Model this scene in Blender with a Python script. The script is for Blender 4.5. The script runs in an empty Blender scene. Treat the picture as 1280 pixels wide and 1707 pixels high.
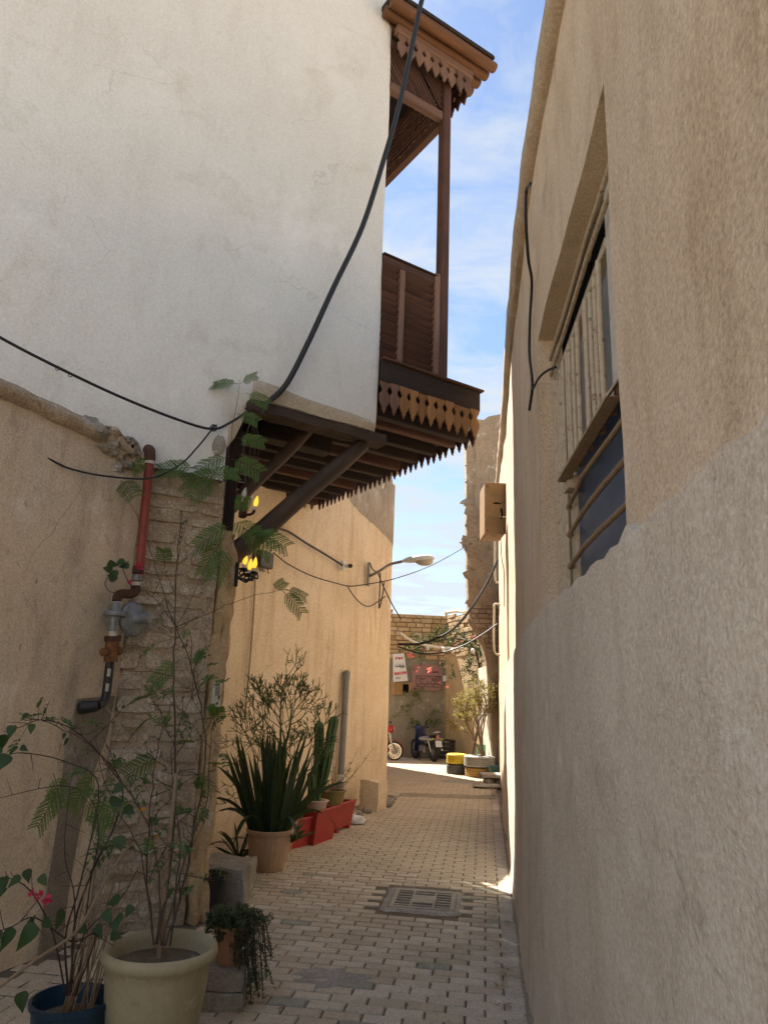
import bpy, bmesh, math, random
from mathutils import Vector, Matrix, noise
random.seed(11)
C = bpy.context.scene.collection
sc = bpy.context.scene

# ---------------------------------------------------------------- camera
FPX, PITCH, ROLL, EYE = 1190.0, math.radians(14.8), math.radians(2.1), 1.6
fw = Vector((0, math.cos(PITCH), math.sin(PITCH))); rt = Vector((1, 0, 0)); up = rt.cross(fw)
cR, sR = math.cos(ROLL), math.sin(ROLL)
rt2 = cR*rt + sR*up; up2 = -sR*rt + cR*up
cam_d = bpy.data.cameras.new('camera'); cam = bpy.data.objects.new('camera', cam_d); C.objects.link(cam)
mw = Matrix.Identity(4)
for i in range(3):
    mw[i][0] = rt2[i]; mw[i][1] = up2[i]; mw[i][2] = -fw[i]
mw[2][3] = EYE
cam.matrix_world = mw
cam_d.sensor_fit = 'VERTICAL'; cam_d.sensor_height = 36; cam_d.lens = FPX/1707*36
cam_d.clip_start = 0.05; cam_d.clip_end = 2000
sc.camera = cam

# ---------------------------------------------------------------- sky, sun, exposure
SUN_EL, SUN_AZ = math.radians(54), math.radians(-34)          # azimuth clockwise from +Y
tosun = Vector((math.sin(SUN_AZ)*math.cos(SUN_EL), math.cos(SUN_AZ)*math.cos(SUN_EL), math.sin(SUN_EL)))
world = bpy.data.worlds.new('World'); sc.world = world; world.use_nodes = True
wt = world.node_tree; wt.nodes.clear()
def wn(t, **kw):
    n = wt.nodes.new(t)
    for k, v in kw.items(): setattr(n, k, v)
    return n
wo = wn('ShaderNodeOutputWorld'); wb = wn('ShaderNodeBackground')
sky = wn('ShaderNodeTexSky', sky_type='NISHITA', sun_disc=False, sun_elevation=SUN_EL, sun_rotation=SUN_AZ % (2*math.pi),
         air_density=1.0, dust_density=0.3, ozone_density=1.6, altitude=0)
tc = wn('ShaderNodeTexCoord'); sp = wn('ShaderNodeSeparateXYZ')
wt.links.new(tc.outputs['Generated'], sp.inputs[0])
zz = wn('ShaderNodeMath', operation='ADD'); zz.inputs[1].default_value = 0.12
zm = wn('ShaderNodeMath', operation='MAXIMUM'); zm.inputs[1].default_value = 0.02
wt.links.new(sp.outputs[2], zm.inputs[0]); wt.links.new(zm.outputs[0], zz.inputs[0])
dx = wn('ShaderNodeMath', operation='DIVIDE'); dy = wn('ShaderNodeMath', operation='DIVIDE')
wt.links.new(sp.outputs[0], dx.inputs[0]); wt.links.new(zz.outputs[0], dx.inputs[1])
wt.links.new(sp.outputs[1], dy.inputs[0]); wt.links.new(zz.outputs[0], dy.inputs[1])
cb = wn('ShaderNodeCombineXYZ'); wt.links.new(dx.outputs[0], cb.inputs[0]); wt.links.new(dy.outputs[0], cb.inputs[1])
mpw = wn('ShaderNodeMapping'); mpw.inputs['Scale'].default_value = (1.5, 2.6, 1); mpw.inputs['Rotation'].default_value = (0, 0, .5); mpw.inputs['Location'].default_value = (1.3, .4, 0)
wt.links.new(cb.outputs[0], mpw.inputs[0])
cn = wn('ShaderNodeTexNoise'); cn.inputs['Scale'].default_value = 2.2; cn.inputs['Detail'].default_value = 9; cn.inputs['Roughness'].default_value = .62; cn.inputs['Distortion'].default_value = .5
wt.links.new(mpw.outputs[0], cn.inputs['Vector'])
cn2 = wn('ShaderNodeTexNoise'); cn2.inputs['Scale'].default_value = 0.75; cn2.inputs['Detail'].default_value = 3
wt.links.new(mpw.outputs[0], cn2.inputs['Vector'])
cm = wn('ShaderNodeMath', operation='MULTIPLY_ADD'); cm.inputs[1].default_value = .55
wt.links.new(cn2.outputs['Fac'], cm.inputs[0]); wt.links.new(cn.outputs['Fac'], cm.inputs[2])
# more cover towards the horizon, as thin cloud sheets look from below
hz = wn('ShaderNodeMapRange'); hz.inputs['From Min'].default_value = 0.75; hz.inputs['From Max'].default_value = 0.15
hz.inputs['To Min'].default_value = 0.0; hz.inputs['To Max'].default_value = 0.17
wt.links.new(sp.outputs[2], hz.inputs['Value'])
ca = wn('ShaderNodeMath', operation='ADD'); wt.links.new(cm.outputs[0], ca.inputs[0]); wt.links.new(hz.outputs[0], ca.inputs[1])
cr = wn('ShaderNodeMapRange'); cr.inputs['From Min'].default_value = .70; cr.inputs['From Max'].default_value = .99
cr.inputs['To Min'].default_value = 0; cr.inputs['To Max'].default_value = .9
wt.links.new(ca.outputs[0], cr.inputs['Value'])
mx = wn('ShaderNodeMixRGB'); mx.inputs[2].default_value = (3.7, 4.0, 4.25, 1)
wt.links.new(cr.outputs[0], mx.inputs[0]); wt.links.new(sky.outputs[0], mx.inputs[1])
wt.links.new(mx.outputs[0], wb.inputs[0]); wb.inputs[1].default_value = 0.055
wt.links.new(wb.outputs[0], wo.inputs[0])
sd = bpy.data.lights.new('sun', 'SUN'); sd.energy = 4.4; sd.angle = math.radians(.53); sd.color = (1, .93, .82)
so = bpy.data.objects.new('sun', sd); C.objects.link(so); so.location = (-10, 20, 30)
so.rotation_euler = (-tosun).to_track_quat('-Z', 'Y').to_euler()
vs = sc.view_settings; vs.view_transform = 'Standard'; vs.look = 'None'; vs.exposure = 1.96; vs.gamma = 1; vs.use_curve_mapping = False
try:
    sc.cycles.use_denoising = True; sc.cycles.use_adaptive_sampling = True; sc.cycles.adaptive_threshold = .02; sc.cycles.max_bounces = 6; sc.cycles.diffuse_bounces = 4
except Exception: pass

# ---------------------------------------------------------------- where a photographed point lies in the place
def ray(px, py):
    a = (px-640)/FPX; b = (853.5-py)/FPX
    return fw + a*rt2 + b*up2
EYEV = Vector((0, 0, EYE))
def G(px, py, z=0.0):
    d = ray(px, py); return EYEV + d*((z-EYE)/d.z)
def Yd(px, py, y):
    d = ray(px, py); return EYEV + d*(y/d.y)
def Vp(px, py, a, b):
    d = ray(px, py); n = (-(b[1]-a[1]), b[0]-a[0]); t = (n[0]*a[0]+n[1]*a[1])/(n[0]*d.x+n[1]*d.y)
    return EYEV + d*t
def proj(p):
    q = Vector(p)-EYEV; z = q.dot(fw)
    return (640+FPX*q.dot(rt2)/z, 853.5-FPX*q.dot(up2)/z, z)
def lerp(a, b, t): return a+(b-a)*t
def interp(t, pts):
    if t <= pts[0][0]: return pts[0][1]
    for (a, b), (c, d) in zip(pts, pts[1:]):
        if t <= c: return b+(d-b)*(t-a)/(c-a)
    return pts[-1][1]
def ns(x, y, z, s=1.0): return noise.noise(Vector((x*s, y*s, z*s)))
R = random.uniform

# ---------------------------------------------------------------- mesh builder
class MB:
    def __init__(s): s.v = []; s.f = []
    def add(s, vs, fs):
        o = len(s.v); s.v += [Vector(p) for p in vs]; s.f += [tuple(i+o for i in f) for f in fs]; return s
    def box(s, c, ax, ay, az, bv=0.0):
        """oriented box: centre and half vectors, optional chamfer (metres)"""
        c, ax, ay, az = Vector(c), Vector(ax), Vector(ay), Vector(az)
        if bv <= 0:
            vs = [c+ax*i+ay*j+az*k for i in (-1, 1) for j in (-1, 1) for k in (-1, 1)]
            return s.add(vs, [(0, 1, 3, 2), (4, 6, 7, 5), (0, 4, 5, 1), (2, 3, 7, 6), (0, 2, 6, 4), (1, 5, 7, 3)])
        r = [1-min(.45, bv/max(1e-6, v.length)) for v in (ax, ay, az)]
        vs = []; ix = {}
        for i in (-1, 1):
            for j in (-1, 1):
                for k in (-1, 1):
                    for a in range(3):
                        q = [i, j, k]; q = [q[m]*(1 if m == a else r[m]) for m in range(3)]
                        ix[(i, j, k, a)] = len(vs); vs.append(c+ax*q[0]+ay*q[1]+az*q[2])
        fs = []
        for a in range(3):
            b, d = [m for m in range(3) if m != a]
            for sg in (-1, 1):
                q = []
                for (p1, p2) in ((-1, -1), (1, -1), (1, 1), (-1, 1)):
                    t = [0, 0, 0]; t[a] = sg; t[b] = p1; t[d] = p2; q.append(ix[(*t, a)])
                fs.append(tuple(q))
        for a in range(3):                    # edges along axis a
            b, d = [m for m in range(3) if m != a]
            for p1 in (-1, 1):
                for p2 in (-1, 1):
                    t0 = [0, 0, 0]; t0[b] = p1; t0[d] = p2; t1 = list(t0); t0[a] = -1; t1[a] = 1
                    fs.append((ix[(*t0, b)], ix[(*t1, b)], ix[(*t1, d)], ix[(*t0, d)]))
        for i in (-1, 1):
            for j in (-1, 1):
                for k in (-1, 1): fs.append(tuple(ix[(i, j, k, a)] for a in range(3)))
        return s.add(vs, fs)
    def aabb(s, x0, x1, y0, y1, z0, z1, bv=0.0):
        return s.box(((x0+x1)/2, (y0+y1)/2, (z0+z1)/2), ((x1-x0)/2, 0, 0), (0, (y1-y0)/2, 0), (0, 0, (z1-z0)/2), bv)
    def tube(s, pts, rad, n=8, cap=True, squash=None):
        pts = [Vector(p) for p in pts]; m = len(pts)
        if not hasattr(rad, '__len__'): rad = [rad]*m
        elif len(rad) != m: rad = [interp(i/(m-1), [(j/(len(rad)-1), r_) for j, r_ in enumerate(rad)]) for i in range(m)]
        vs = []; T0 = None; N = None
        for i, p in enumerate(pts):
            T = (pts[min(i+1, m-1)]-pts[max(i-1, 0)])
            T = T.normalized() if T.length > 1e-9 else Vector((0, 0, 1))
            if N is None:
                N = T.cross(Vector((0, 0, 1)))
                if N.length < .05: N = T.cross(Vector((1, 0, 0)))
            N = N-T*N.dot(T)
            if N.length < 1e-6: N = T.orthogonal()
            N.normalize(); B = T.cross(N)
            for k in range(n):
                a = 2*math.pi*k/n; vs.append(p+(N*math.cos(a)+B*math.sin(a))*rad[i])
        fs = [(i*n+k, i*n+(k+1) % n, (i+1)*n+(k+1) % n, (i+1)*n+k) for i in range(m-1) for k in range(n)]
        if cap and n > 2: fs += [tuple(range(n-1, -1, -1)), tuple((m-1)*n+k for k in range(n))]
        return s.add(vs, fs)
    def lathe(s, prof, c=(0, 0, 0), n=24, axis=(0, 0, 1), rib=0, ribamp=0, jit=0):
        c = Vector(c); az = Vector(axis).normalized(); ax = az.orthogonal().normalized(); ay = az.cross(ax)
        vs = []; fs = []; m = len(prof)
        for (r, z) in prof:
            for k in range(n):
                a = 2*math.pi*k/n; rr = r*(1+(ribamp*math.cos(rib*a) if rib else 0)) + (jit*ns(math.cos(a)*3, math.sin(a)*3, z*9) if jit else 0)
                vs.append(c+ax*(rr*math.cos(a))+ay*(rr*math.sin(a))+az*z)
        for i in range(m-1):
            for k in range(n): fs.append((i*n+k, i*n+(k+1) % n, (i+1)*n+(k+1) % n, (i+1)*n+k))
        if prof[0][0] > 1e-4: fs.append(tuple(range(n-1, -1, -1)))
        if prof[-1][0] > 1e-4: fs.append(tuple((m-1)*n+k for k in range(n)))
        return s.add(vs, fs)
    def prism(s, poly, ex):
        ex = Vector(ex); poly = [Vector(p) for p in poly]; n = len(poly)
        return s.add(poly+[p+ex for p in poly], [tuple(range(n-1, -1, -1)), tuple(range(n, 2*n))]+[(i, (i+1) % n, n+(i+1) % n, n+i) for i in range(n)])
    def grid(s, us, vs_, fn, hole=None):
        o = len(s.v); nv = len(vs_)
        for u in us:
            for v in vs_: s.v.append(Vector(fn(u, v)))
        for i in range(len(us)-1):
            for j in range(nv-1):
                if hole and hole((us[i]+us[i+1])/2, (vs_[j]+vs_[j+1])/2): continue
                s.f.append((o+i*nv+j, o+(i+1)*nv+j, o+(i+1)*nv+j+1, o+i*nv+j+1))
        return s
    def blob(s, c, rx, ry, rz, n=8, amp=.25, seed=0, fr=2.2):
        c = Vector(c); prof = n//2+1; vs = []; fs = []
        for i in range(prof+1):
            th = math.pi*i/prof
            for k in range(n):
                a = 2*math.pi*k/n; d = Vector((math.sin(th)*math.cos(a), math.sin(th)*math.sin(a), math.cos(th)))
                q = 1+amp*ns(d.x+seed, d.y+seed*.7, d.z, fr); vs.append(c+Vector((d.x*rx, d.y*ry, d.z*rz))*q)
        for i in range(prof):
            for k in range(n): fs.append((i*n+k, i*n+(k+1) % n, (i+1)*n+(k+1) % n, (i+1)*n+k))
        return s.add(vs, fs)
    def rough_box(s, c, ax, ay, az, n=7, amp=.012, fr=7.):
        c, A3 = Vector(c), [Vector(ax), Vector(ay), Vector(az)]
        for a in range(3):
            b, d = [m for m in range(3) if m != a]
            for sg in (-1, 1):
                def fn(u, v, a=a, b=b, d=d, sg=sg):
                    q = [0, 0, 0]; q[a] = sg; q[b] = u; q[d] = v; p = Vector()
                    L = sum(x*x for x in q)**.5; k = 1-.055*max(0, L-1.25)
                    for m in range(3): p += A3[m]*q[m]*k
                    w = c+p; dv = Vector((ns(w.x, w.y, w.z, fr), ns(w.y+9, w.z, w.x, fr), ns(w.z+5, w.x, w.y, fr)))
                    return w+dv*amp
                t = [-1+2*i/n for i in range(n+1)]; s.grid(t, t, fn)
        return s
    def mesh(s, name, mat, origin, axis=None, smooth=False, recalc=True):
        me = bpy.data.meshes.new(name); me.from_pydata([v-origin for v in s.v], [], s.f)
        bm = bmesh.new(); bm.from_mesh(me)
        if smooth: bmesh.ops.remove_doubles(bm, verts=bm.verts, dist=1e-5)
        if recalc: bmesh.ops.recalc_face_normals(bm, faces=bm.faces)
        if axis is not None:
            ax = Vector(axis).normalized(); p1 = ax.orthogonal().normalized(); p2 = ax.cross(p1); uv = bm.loops.layers.uv.new('UVMap')
            off = R(0, 50)
            for f in bm.faces:
                for l in f.loops: l[uv].uv = (l.vert.co.dot(ax)+off, l.vert.co.dot(p1)+.77*l.vert.co.dot(p2)+off)
        if smooth:
            for f in bm.faces: f.smooth = True
            for e in bm.edges:
                if len(e.link_faces) == 2 and e.calc_face_angle(0) > math.radians(50): e.smooth = False
        bm.to_mesh(me); bm.free()
        if mat: me.materials.append(mat)
        return me
    def build(s, name, mat, parent=None, axis=None, smooth=False, recalc=True):
        if not s.v: return None
        lo = [min(v[i] for v in s.v) for i in range(3)]; hi = [max(v[i] for v in s.v) for i in range(3)]
        org = Vector(((lo[0]+hi[0])/2, (lo[1]+hi[1])/2, lo[2]))
        me = s.mesh(name, mat, org, axis, smooth, recalc)
        o = bpy.data.objects.new(name, me); C.objects.link(o)
        if parent is not None: o.parent = parent; o.location = org-wpos(parent)
        else: o.location = org
        return o
def wpos(o):
    p = Vector(o.location)
    while o.parent: o = o.parent; p += o.location
    return p
def thing(name, label, cat, loc, group=None):
    o = bpy.data.objects.new(name, None); C.objects.link(o); o.location = loc; o.empty_display_size = .1
    return tag(o, label, cat, group)
def tag(o, label=None, cat=None, group=None, kind=None):
    if label: o['label'] = label
    if cat: o['category'] = cat
    if group: o['group'] = group
    if kind: o['kind'] = kind
    return o
def catmull(pts, k=6):
    pts = [Vector(p) for p in pts]; P = [2*pts[0]-pts[1]]+pts+[2*pts[-1]-pts[-2]]; out = []
    for i in range(1, len(P)-2):
        for j in range(k):
            t = j/k; a, b, c, d = P[i-1:i+3]
            out.append(.5*((2*b)+(c-a)*t+(2*a-5*b+4*c-d)*t*t+(3*b-a-3*c+d)*t**3))
    out.append(pts[-1]); return out

# ---------------------------------------------------------------- materials (all procedural)
def srgb(r, g, b):
    f = lambda c: (c/255/12.92) if c/255 <= .04045 else ((c/255+.055)/1.055)**2.4
    return (f(r), f(g), f(b), 1)
class NT:
    def __init__(s, name):
        s.m = bpy.data.materials.new(name); s.m.use_nodes = True; s.t = s.m.node_tree; s.t.nodes.clear()
        s.out = s.n('ShaderNodeOutputMaterial'); s.b = s.n('ShaderNodeBsdfPrincipled'); s.l(s.b.outputs[0], s.out.inputs[0])
        s.b.inputs['Specular IOR Level'].default_value = .3
    def n(s, t, ins=None, **kw):
        n = s.t.nodes.new(t)
        for k, v in kw.items(): setattr(n, k, v)
        for k, v in (ins or {}).items():
            if hasattr(v, 'is_output'): s.l(v, n.inputs[k])
            else: n.inputs[k].default_value = v
        return n
    def l(s, a, b): s.t.links.new(a, b)
    def noise(s, vec, scale, detail=4, rough=.55, dist=0):
        return s.n('ShaderNodeTexNoise', {'Vector': vec, 'Scale': scale, 'Detail': detail, 'Roughness': rough, 'Distortion': dist}).outputs['Fac']
    def mr(s, v, a, b, c=0., d=1.): return s.n('ShaderNodeMapRange', {'Value': v, 'From Min': a, 'From Max': b, 'To Min': c, 'To Max': d}).outputs[0]
    def mix(s, f, a, b, bt='MIX'):
        return s.n('ShaderNodeMixRGB', {0: f, 1: a, 2: b}, blend_type=bt).outputs[0]
    def math(s, op, a, b=0.): return s.n('ShaderNodeMath', {0: a, 1: b}, operation=op).outputs[0]
    def pos(s): return s.n('ShaderNodeNewGeometry').outputs['Position']
    def mapv(s, v, scale=(1, 1, 1), rot=(0, 0, 0), loc=(0, 0, 0)): return s.n('ShaderNodeMapping', {'Vector': v, 'Scale': scale, 'Rotation': rot, 'Location': loc}).outputs[0]
    def bump(s, h, strength, dist, normal=None):
        ins = {'Height': h, 'Strength': strength, 'Distance': dist}
        if normal is not None: ins['Normal'] = normal
        return s.n('ShaderNodeBump', ins).outputs[0]
    def rnd(s): return s.n('ShaderNodeObjectInfo').outputs['Random']

def earth(name, A, B, Cc, s1=1.1, streak=.35, spot=.25, grain=.5, lump=.4, trowel=0., rnd=0., rough=.93, gs=60, sx=2.2, streaklen=.22, spec=.15, fine=.26, crack=0., scuff=0.):
    """plaster, mud, stone, concrete: three tones, vertical run marks, stains, grain and lumps"""
    k = NT(name); p = k.pos()
    big = k.mr(k.noise(p, s1, 4, .6, .4), .36, .64)
    col = k.mix(big, A, B)
    if streak:
        st = k.noise(k.mapv(p, (sx, sx, sx*streaklen)), 2.3, 4, .6, .3)
        col = k.mix(k.math('MULTIPLY', k.mr(st, .5, .72), streak), col, Cc)
    if spot:
        sn = k.noise(p, s1*3.7, 6, .68, .6)
        col = k.mix(k.math('MULTIPLY', k.mr(sn, .56, .72), spot), col, Cc)
        sn2 = k.noise(p, s1*2.1, 5, .65, .2)
        col = k.mix(k.math('MULTIPLY', k.mr(sn2, .58, .74), spot*.8), col, k.mix(.5, A, (1, 1, 1, 1)))
    hcr = None
    if crack:
        wp_ = k.n('ShaderNodeVectorMath', {0: p, 1: k.n('ShaderNodeVectorMath', {0: k.n('ShaderNodeTexNoise', {'Vector': p, 'Scale': 3.0, 'Detail': 2.0}).outputs['Color'], 'Scale': .22}, operation='SCALE').outputs[0]}, operation='ADD').outputs[0]
        vo = k.n('ShaderNodeTexVoronoi', {'Vector': wp_, 'Scale': .8}, feature='DISTANCE_TO_EDGE').outputs['Distance']
        hcr = k.math('MULTIPLY', k.mr(vo, .0012, .005, 1, 0), k.mr(k.noise(p, .9, 2, .5), .55, .63))
        col = k.mix(k.math('MULTIPLY', hcr, crack), col, tuple(c*.35 for c in Cc[:3])+(1,))
    if scuff:
        sf = k.noise(k.mapv(p, (9, 9, 2.6)), 2.6, 2, .5)
        col = k.mix(k.math('MULTIPLY', k.mr(sf, .70, .76), scuff), col, tuple(c*.45 for c in Cc[:3])+(1,))
        sf2 = k.noise(k.mapv(p, (1, 1, .8)), 5.3, 5, .7)
        col = k.mix(k.math('MULTIPLY', k.mr(sf2, .60, .70), scuff*.6), col, k.mix(.55, A, (.8, .74, .66, 1)))
    fn = k.noise(p, gs, 3, .7)
    col = k.mix(fine, col, k.mix(k.mr(fn, .3, .7), (0, 0, 0, 1), (1, 1, 1, 1)), 'OVERLAY')
    if rnd:
        r = k.mr(k.rnd(), 0, 1, 1-rnd, 1+rnd)
        hv = k.n('ShaderNodeHueSaturation', {'Value': r, 'Color': col, 'Saturation': k.mr(k.rnd(), 0, 1, 1.1, .85)}); col = hv.outputs[0]
    k.l(col, k.b.inputs['Base Color'])
    nm = k.bump(k.noise(p, 5.5, 2, .6), lump, .03)
    if trowel:
        wc = k.n('ShaderNodeTexNoise', {'Vector': p, 'Scale': 2.6, 'Detail': 2.0}).outputs['Color']
        pd = k.n('ShaderNodeVectorMath', {0: p, 1: k.n('ShaderNodeVectorMath', {0: wc, 'Scale': .32}, operation='SCALE').outputs[0]}, operation='ADD').outputs[0]
        sw = k.noise(k.mapv(pd, (11, 11, 52)), 1.5, 3, .7)
        tw_ = k.mr(k.noise(p, 1.7, 3, .6), .38, .62, trowel*.12, trowel)
        nm = k.bump(sw, tw_, .010, nm)
        nm = k.bump(k.noise(k.mapv(pd, (30, 30, 16)), 1.5, 3, .6), tw_, .005, nm)
    nm = k.bump(fn, grain, .006, nm)
    k.l(nm, k.b.inputs['Normal'])
    k.b.inputs['Roughness'].default_value = rough; k.b.inputs['Specular IOR Level'].default_value = spec
    return k.m
def wood(name, A, B, rough=.7, rnd=.2, bump=.4, sc_=(1.6, 26)):
    k = NT(name); uv = k.n('ShaderNodeTexCoord').outputs['UV']; g = k.mapv(uv, (sc_[0], sc_[1], 1))
    f = k.noise(g, 1.0, 6, .62, .5); col = k.mix(k.mr(f, .35, .68), A, B)
    f2 = k.noise(k.mapv(uv, (1.1, 3, 1)), 1.7, 5, .6)
    col = k.mix(k.mr(f2, .45, .75, 0, .6), col, tuple(c*.45 for c in A[:3])+(1,))
    r = k.mr(k.rnd(), 0, 1, 1-rnd, 1+rnd)
    col = k.n('ShaderNodeHueSaturation', {'Value': r, 'Color': col}).outputs[0]
    k.l(col, k.b.inputs['Base Color']); k.l(k.bump(f, bump, .004), k.b.inputs['Normal'])
    k.b.inputs['Roughness'].default_value = rough
    return k.m
def plain(name, A, B=None, rough=.5, metal=0., scale=14, bump=.0, rnd=0., rust=None, rustamt=.5, spec=.4, emit=0.):
    k = NT(name); p = k.pos(); B = B or tuple(c*.72 for c in A[:3])+(1,)
    f = k.noise(p, scale, 6, .62, .3); col = k.mix(k.mr(f, .35, .7), A, B)
    if rust:
        f3 = k.noise(p, scale*1.7, 8, .7, .5); col = k.mix(k.mr(f3, .62-.25*rustamt, .70-.2*rustamt), col, rust)
    if rnd:
        col = k.n('ShaderNodeHueSaturation', {'Value': k.mr(k.rnd(), 0, 1, 1-rnd, 1+rnd), 'Color': col}).outputs[0]
    k.l(col, k.b.inputs['Base Color'])
    if bump: k.l(k.bump(k.noise(p, scale*4, 5, .65), bump, .004), k.b.inputs['Normal'])
    k.b.inputs['Roughness'].default_value = rough; k.b.inputs['Metallic'].default_value = metal; k.b.inputs['Specular IOR Level'].default_value = spec
    if emit:
        k.b.inputs['Emission Color'].default_value = A; k.b.inputs['Emission Strength'].default_value = emit
    return k.m
def leafm(name, A, B, trans=.3, rough=.5, scale=9):
    k = NT(name); p = k.pos(); col = k.mix(k.mr(k.noise(p, scale, 3, .6), .35, .65), A, B)
    col = k.n('ShaderNodeHueSaturation', {'Value': k.mr(k.rnd(), 0, 1, .8, 1.2), 'Color': col}).outputs[0]
    k.l(col, k.b.inputs['Base Color']); k.b.inputs['Roughness'].default_value = rough
    tr = k.n('ShaderNodeBsdfTranslucent', {'Color': k.mix(.35, col, (.5, .6, .05, 1))}); ms = k.n('ShaderNodeMixShader', {0: trans})
    k.l(k.b.outputs[0], ms.inputs[1]); k.l(tr.outputs[0], ms.inputs[2]); k.l(ms.outputs[0], k.out.inputs[0])
    return k.m

m_white = earth('white_limewash', (.60, .588, .555, 1), (.65, .638, .605, 1), (.48, .445, .385, 1), s1=.6, streak=.22, spot=.5, crack=.2, scuff=.12, grain=.4, lump=.25, trowel=.32, gs=55, fine=.16)
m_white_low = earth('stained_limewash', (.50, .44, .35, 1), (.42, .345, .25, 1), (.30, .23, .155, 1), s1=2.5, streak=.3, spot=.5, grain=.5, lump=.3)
m_rt_up = earth('tan_render', (.55, .425, .30, 1), (.60, .485, .36, 1), (.39, .275, .175, 1), s1=.9, streak=.5, spot=.5, crack=.25, scuff=.22, grain=.55, lump=.3, trowel=.34, gs=70)
m_rt_low = earth('grey_render', (.53, .465, .38, 1), (.60, .535, .45, 1), (.39, .325, .25, 1), s1=1.0, streak=.5, spot=.6, crack=.2, scuff=.2, grain=.6, lump=.4, trowel=.5, gs=70)
m_coping = earth('coping_render', (.40, .30, .20, 1), (.46, .37, .27, 1), (.25, .18, .12, 1), s1=2, streak=.2, spot=.4, grain=.6)
m_garden = earth('weathered_plaster', (.62, .50, .355, 1), (.55, .455, .345, 1), (.34, .265, .19, 1), s1=1.4, streak=.6, spot=.7, crack=.4, scuff=.55, grain=.8, lump=.5, trowel=.3, gs=75)
m_mid = earth('golden_plaster', (.67, .55, .40, 1), (.61, .485, .34, 1), (.44, .32, .2, 1), s1=.8, streak=.65, crack=.3, spot=.3, grain=.4, lump=.3, trowel=.12, gs=45, sx=2.6, streaklen=.14)
m_mid_grey = earth('weathered_grey_plaster', (.40, .345, .275, 1), (.31, .265, .21, 1), (.19, .165, .135, 1), s1=1.5, streak=.7, spot=.5, grain=.5, streaklen=.12)
m_quoin = earth('mud_quoin', (.50, .36, .20, 1), (.40, .28, .16, 1), (.22, .15, .09, 1), s1=3, streak=.3, spot=.6, grain=1., lump=1.)
m_mortar = earth('mud_mortar', (.36, .285, .205, 1), (.42, .335, .25, 1), (.22, .165, .12, 1), s1=2.5, streak=.1, spot=.75, grain=1.3, lump=1.6, fine=.4)
m_stone = earth('pier_stone', (.37, .295, .215, 1), (.44, .36, .275, 1), (.24, .185, .135, 1), s1=7, streak=0, spot=.8, grain=1.4, lump=1.6, rnd=.16, fine=.45)
m_pier = earth('ruined_plaster', (.40, .31, .215, 1), (.32, .24, .165, 1), (.2, .15, .1, 1), s1=1.6, streak=.2, spot=.9, grain=1.2, lump=1.6, fine=.35)
m_pierbrick = earth('ruin_brick', (.30, .215, .15, 1), (.36, .27, .19, 1), (.18, .13, .09, 1), s1=4, streak=0, spot=.5, grain=.8, rnd=.18)
m_jamb = earth('white_jamb_plaster', (.66, .60, .50, 1), (.58, .51, .41, 1), (.35, .28, .2, 1), s1=1.5, streak=.3, spot=.5, grain=.5)
m_farbrick = earth('sand_brick', (.46, .33, .19, 1), (.40, .29, .175, 1), (.26, .19, .12, 1), s1=3, streak=0, spot=.5, grain=.8, rnd=.16)
m_farmortar = earth('sand_mortar', (.26, .19, .115, 1), (.32, .24, .15, 1), (.18, .13, .08, 1), s1=3)
m_farplaster = earth('ochre_plaster', (.46, .33, .185, 1), (.38, .28, .165, 1), (.24, .185, .12, 1), s1=1.3, streak=.4, spot=.4)
m_farcement = earth('grey_cement', (.22, .20, .17, 1), (.27, .245, .205, 1), (.13, .12, .10, 1), s1=1.6, streak=.4, spot=.5)
m_cement = earth('cement', (.30, .275, .24, 1), (.36, .33, .29, 1), (.2, .18, .155, 1), s1=5, streak=0, spot=.5, grain=.9, lump=.7)
m_wetcement = earth('dark_cement_patch', (.235, .20, .155, 1), (.20, .172, .135, 1), (.15, .125, .1, 1), s1=3, streak=.2, spot=.4, grain=.9, lump=.5)
m_block = earth('concrete_block', (.30, .27, .225, 1), (.25, .225, .19, 1), (.16, .14, .12, 1), s1=5, streak=.1, spot=.6, grain=1., lump=.6)
m_sand = earth('joint_sand', (.13, .106, .078, 1), (.18, .148, .11, 1), (.09, .074, .055, 1), s1=3, streak=0, spot=.4, grain=.8)
m_ground = earth('dry_ground', (.46, .385, .285, 1), (.40, .33, .24, 1), (.25, .2, .14, 1), s1=.4, streak=0, spot=.4, grain=.8)
m_paver = earth('paver', (.54, .455, .345, 1), (.47, .395, .30, 1), (.31, .255, .185, 1), s1=2.2, streak=0, spot=.45, grain=.7, lump=.25, rnd=.12, gs=90, rough=.85)
m_paver_green = earth('greenish_paver', (.34, .335, .265, 1), (.30, .29, .225, 1), (.2, .19, .145, 1), s1=3, streak=0, spot=.4, grain=.7, lump=.25, rnd=.1, gs=90)
m_kerb = earth('kerb_concrete', (.44, .385, .31, 1), (.50, .445, .37, 1), (.28, .235, .18, 1), s1=4, streak=0, spot=.6, grain=.8, rnd=.1)
m_dirt = earth('wall_foot_dirt', (.25, .205, .15, 1), (.31, .26, .195, 1), (.15, .12, .09, 1), s1=4, streak=0, spot=.5, grain=1., lump=1.)
m_soil = earth('potting_soil', (.11, .085, .06, 1), (.16, .125, .09, 1), (.06, .045, .035, 1), s1=9, streak=0, spot=.5, grain=1., lump=1., gs=110)
m_potclay = earth('pale_clay_pot', (.37, .32, .205, 1), (.31, .265, .17, 1), (.19, .155, .105, 1), s1=3.5, streak=.2, spot=.5, grain=.3, lump=.12, rough=.75, fine=.06)
m_terra = earth('terracotta', (.42, .22, .12, 1), (.34, .18, .10, 1), (.22, .13, .085, 1), s1=4, streak=.3, spot=.5, grain=.3, lump=.1, rough=.8, fine=.06)
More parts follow.
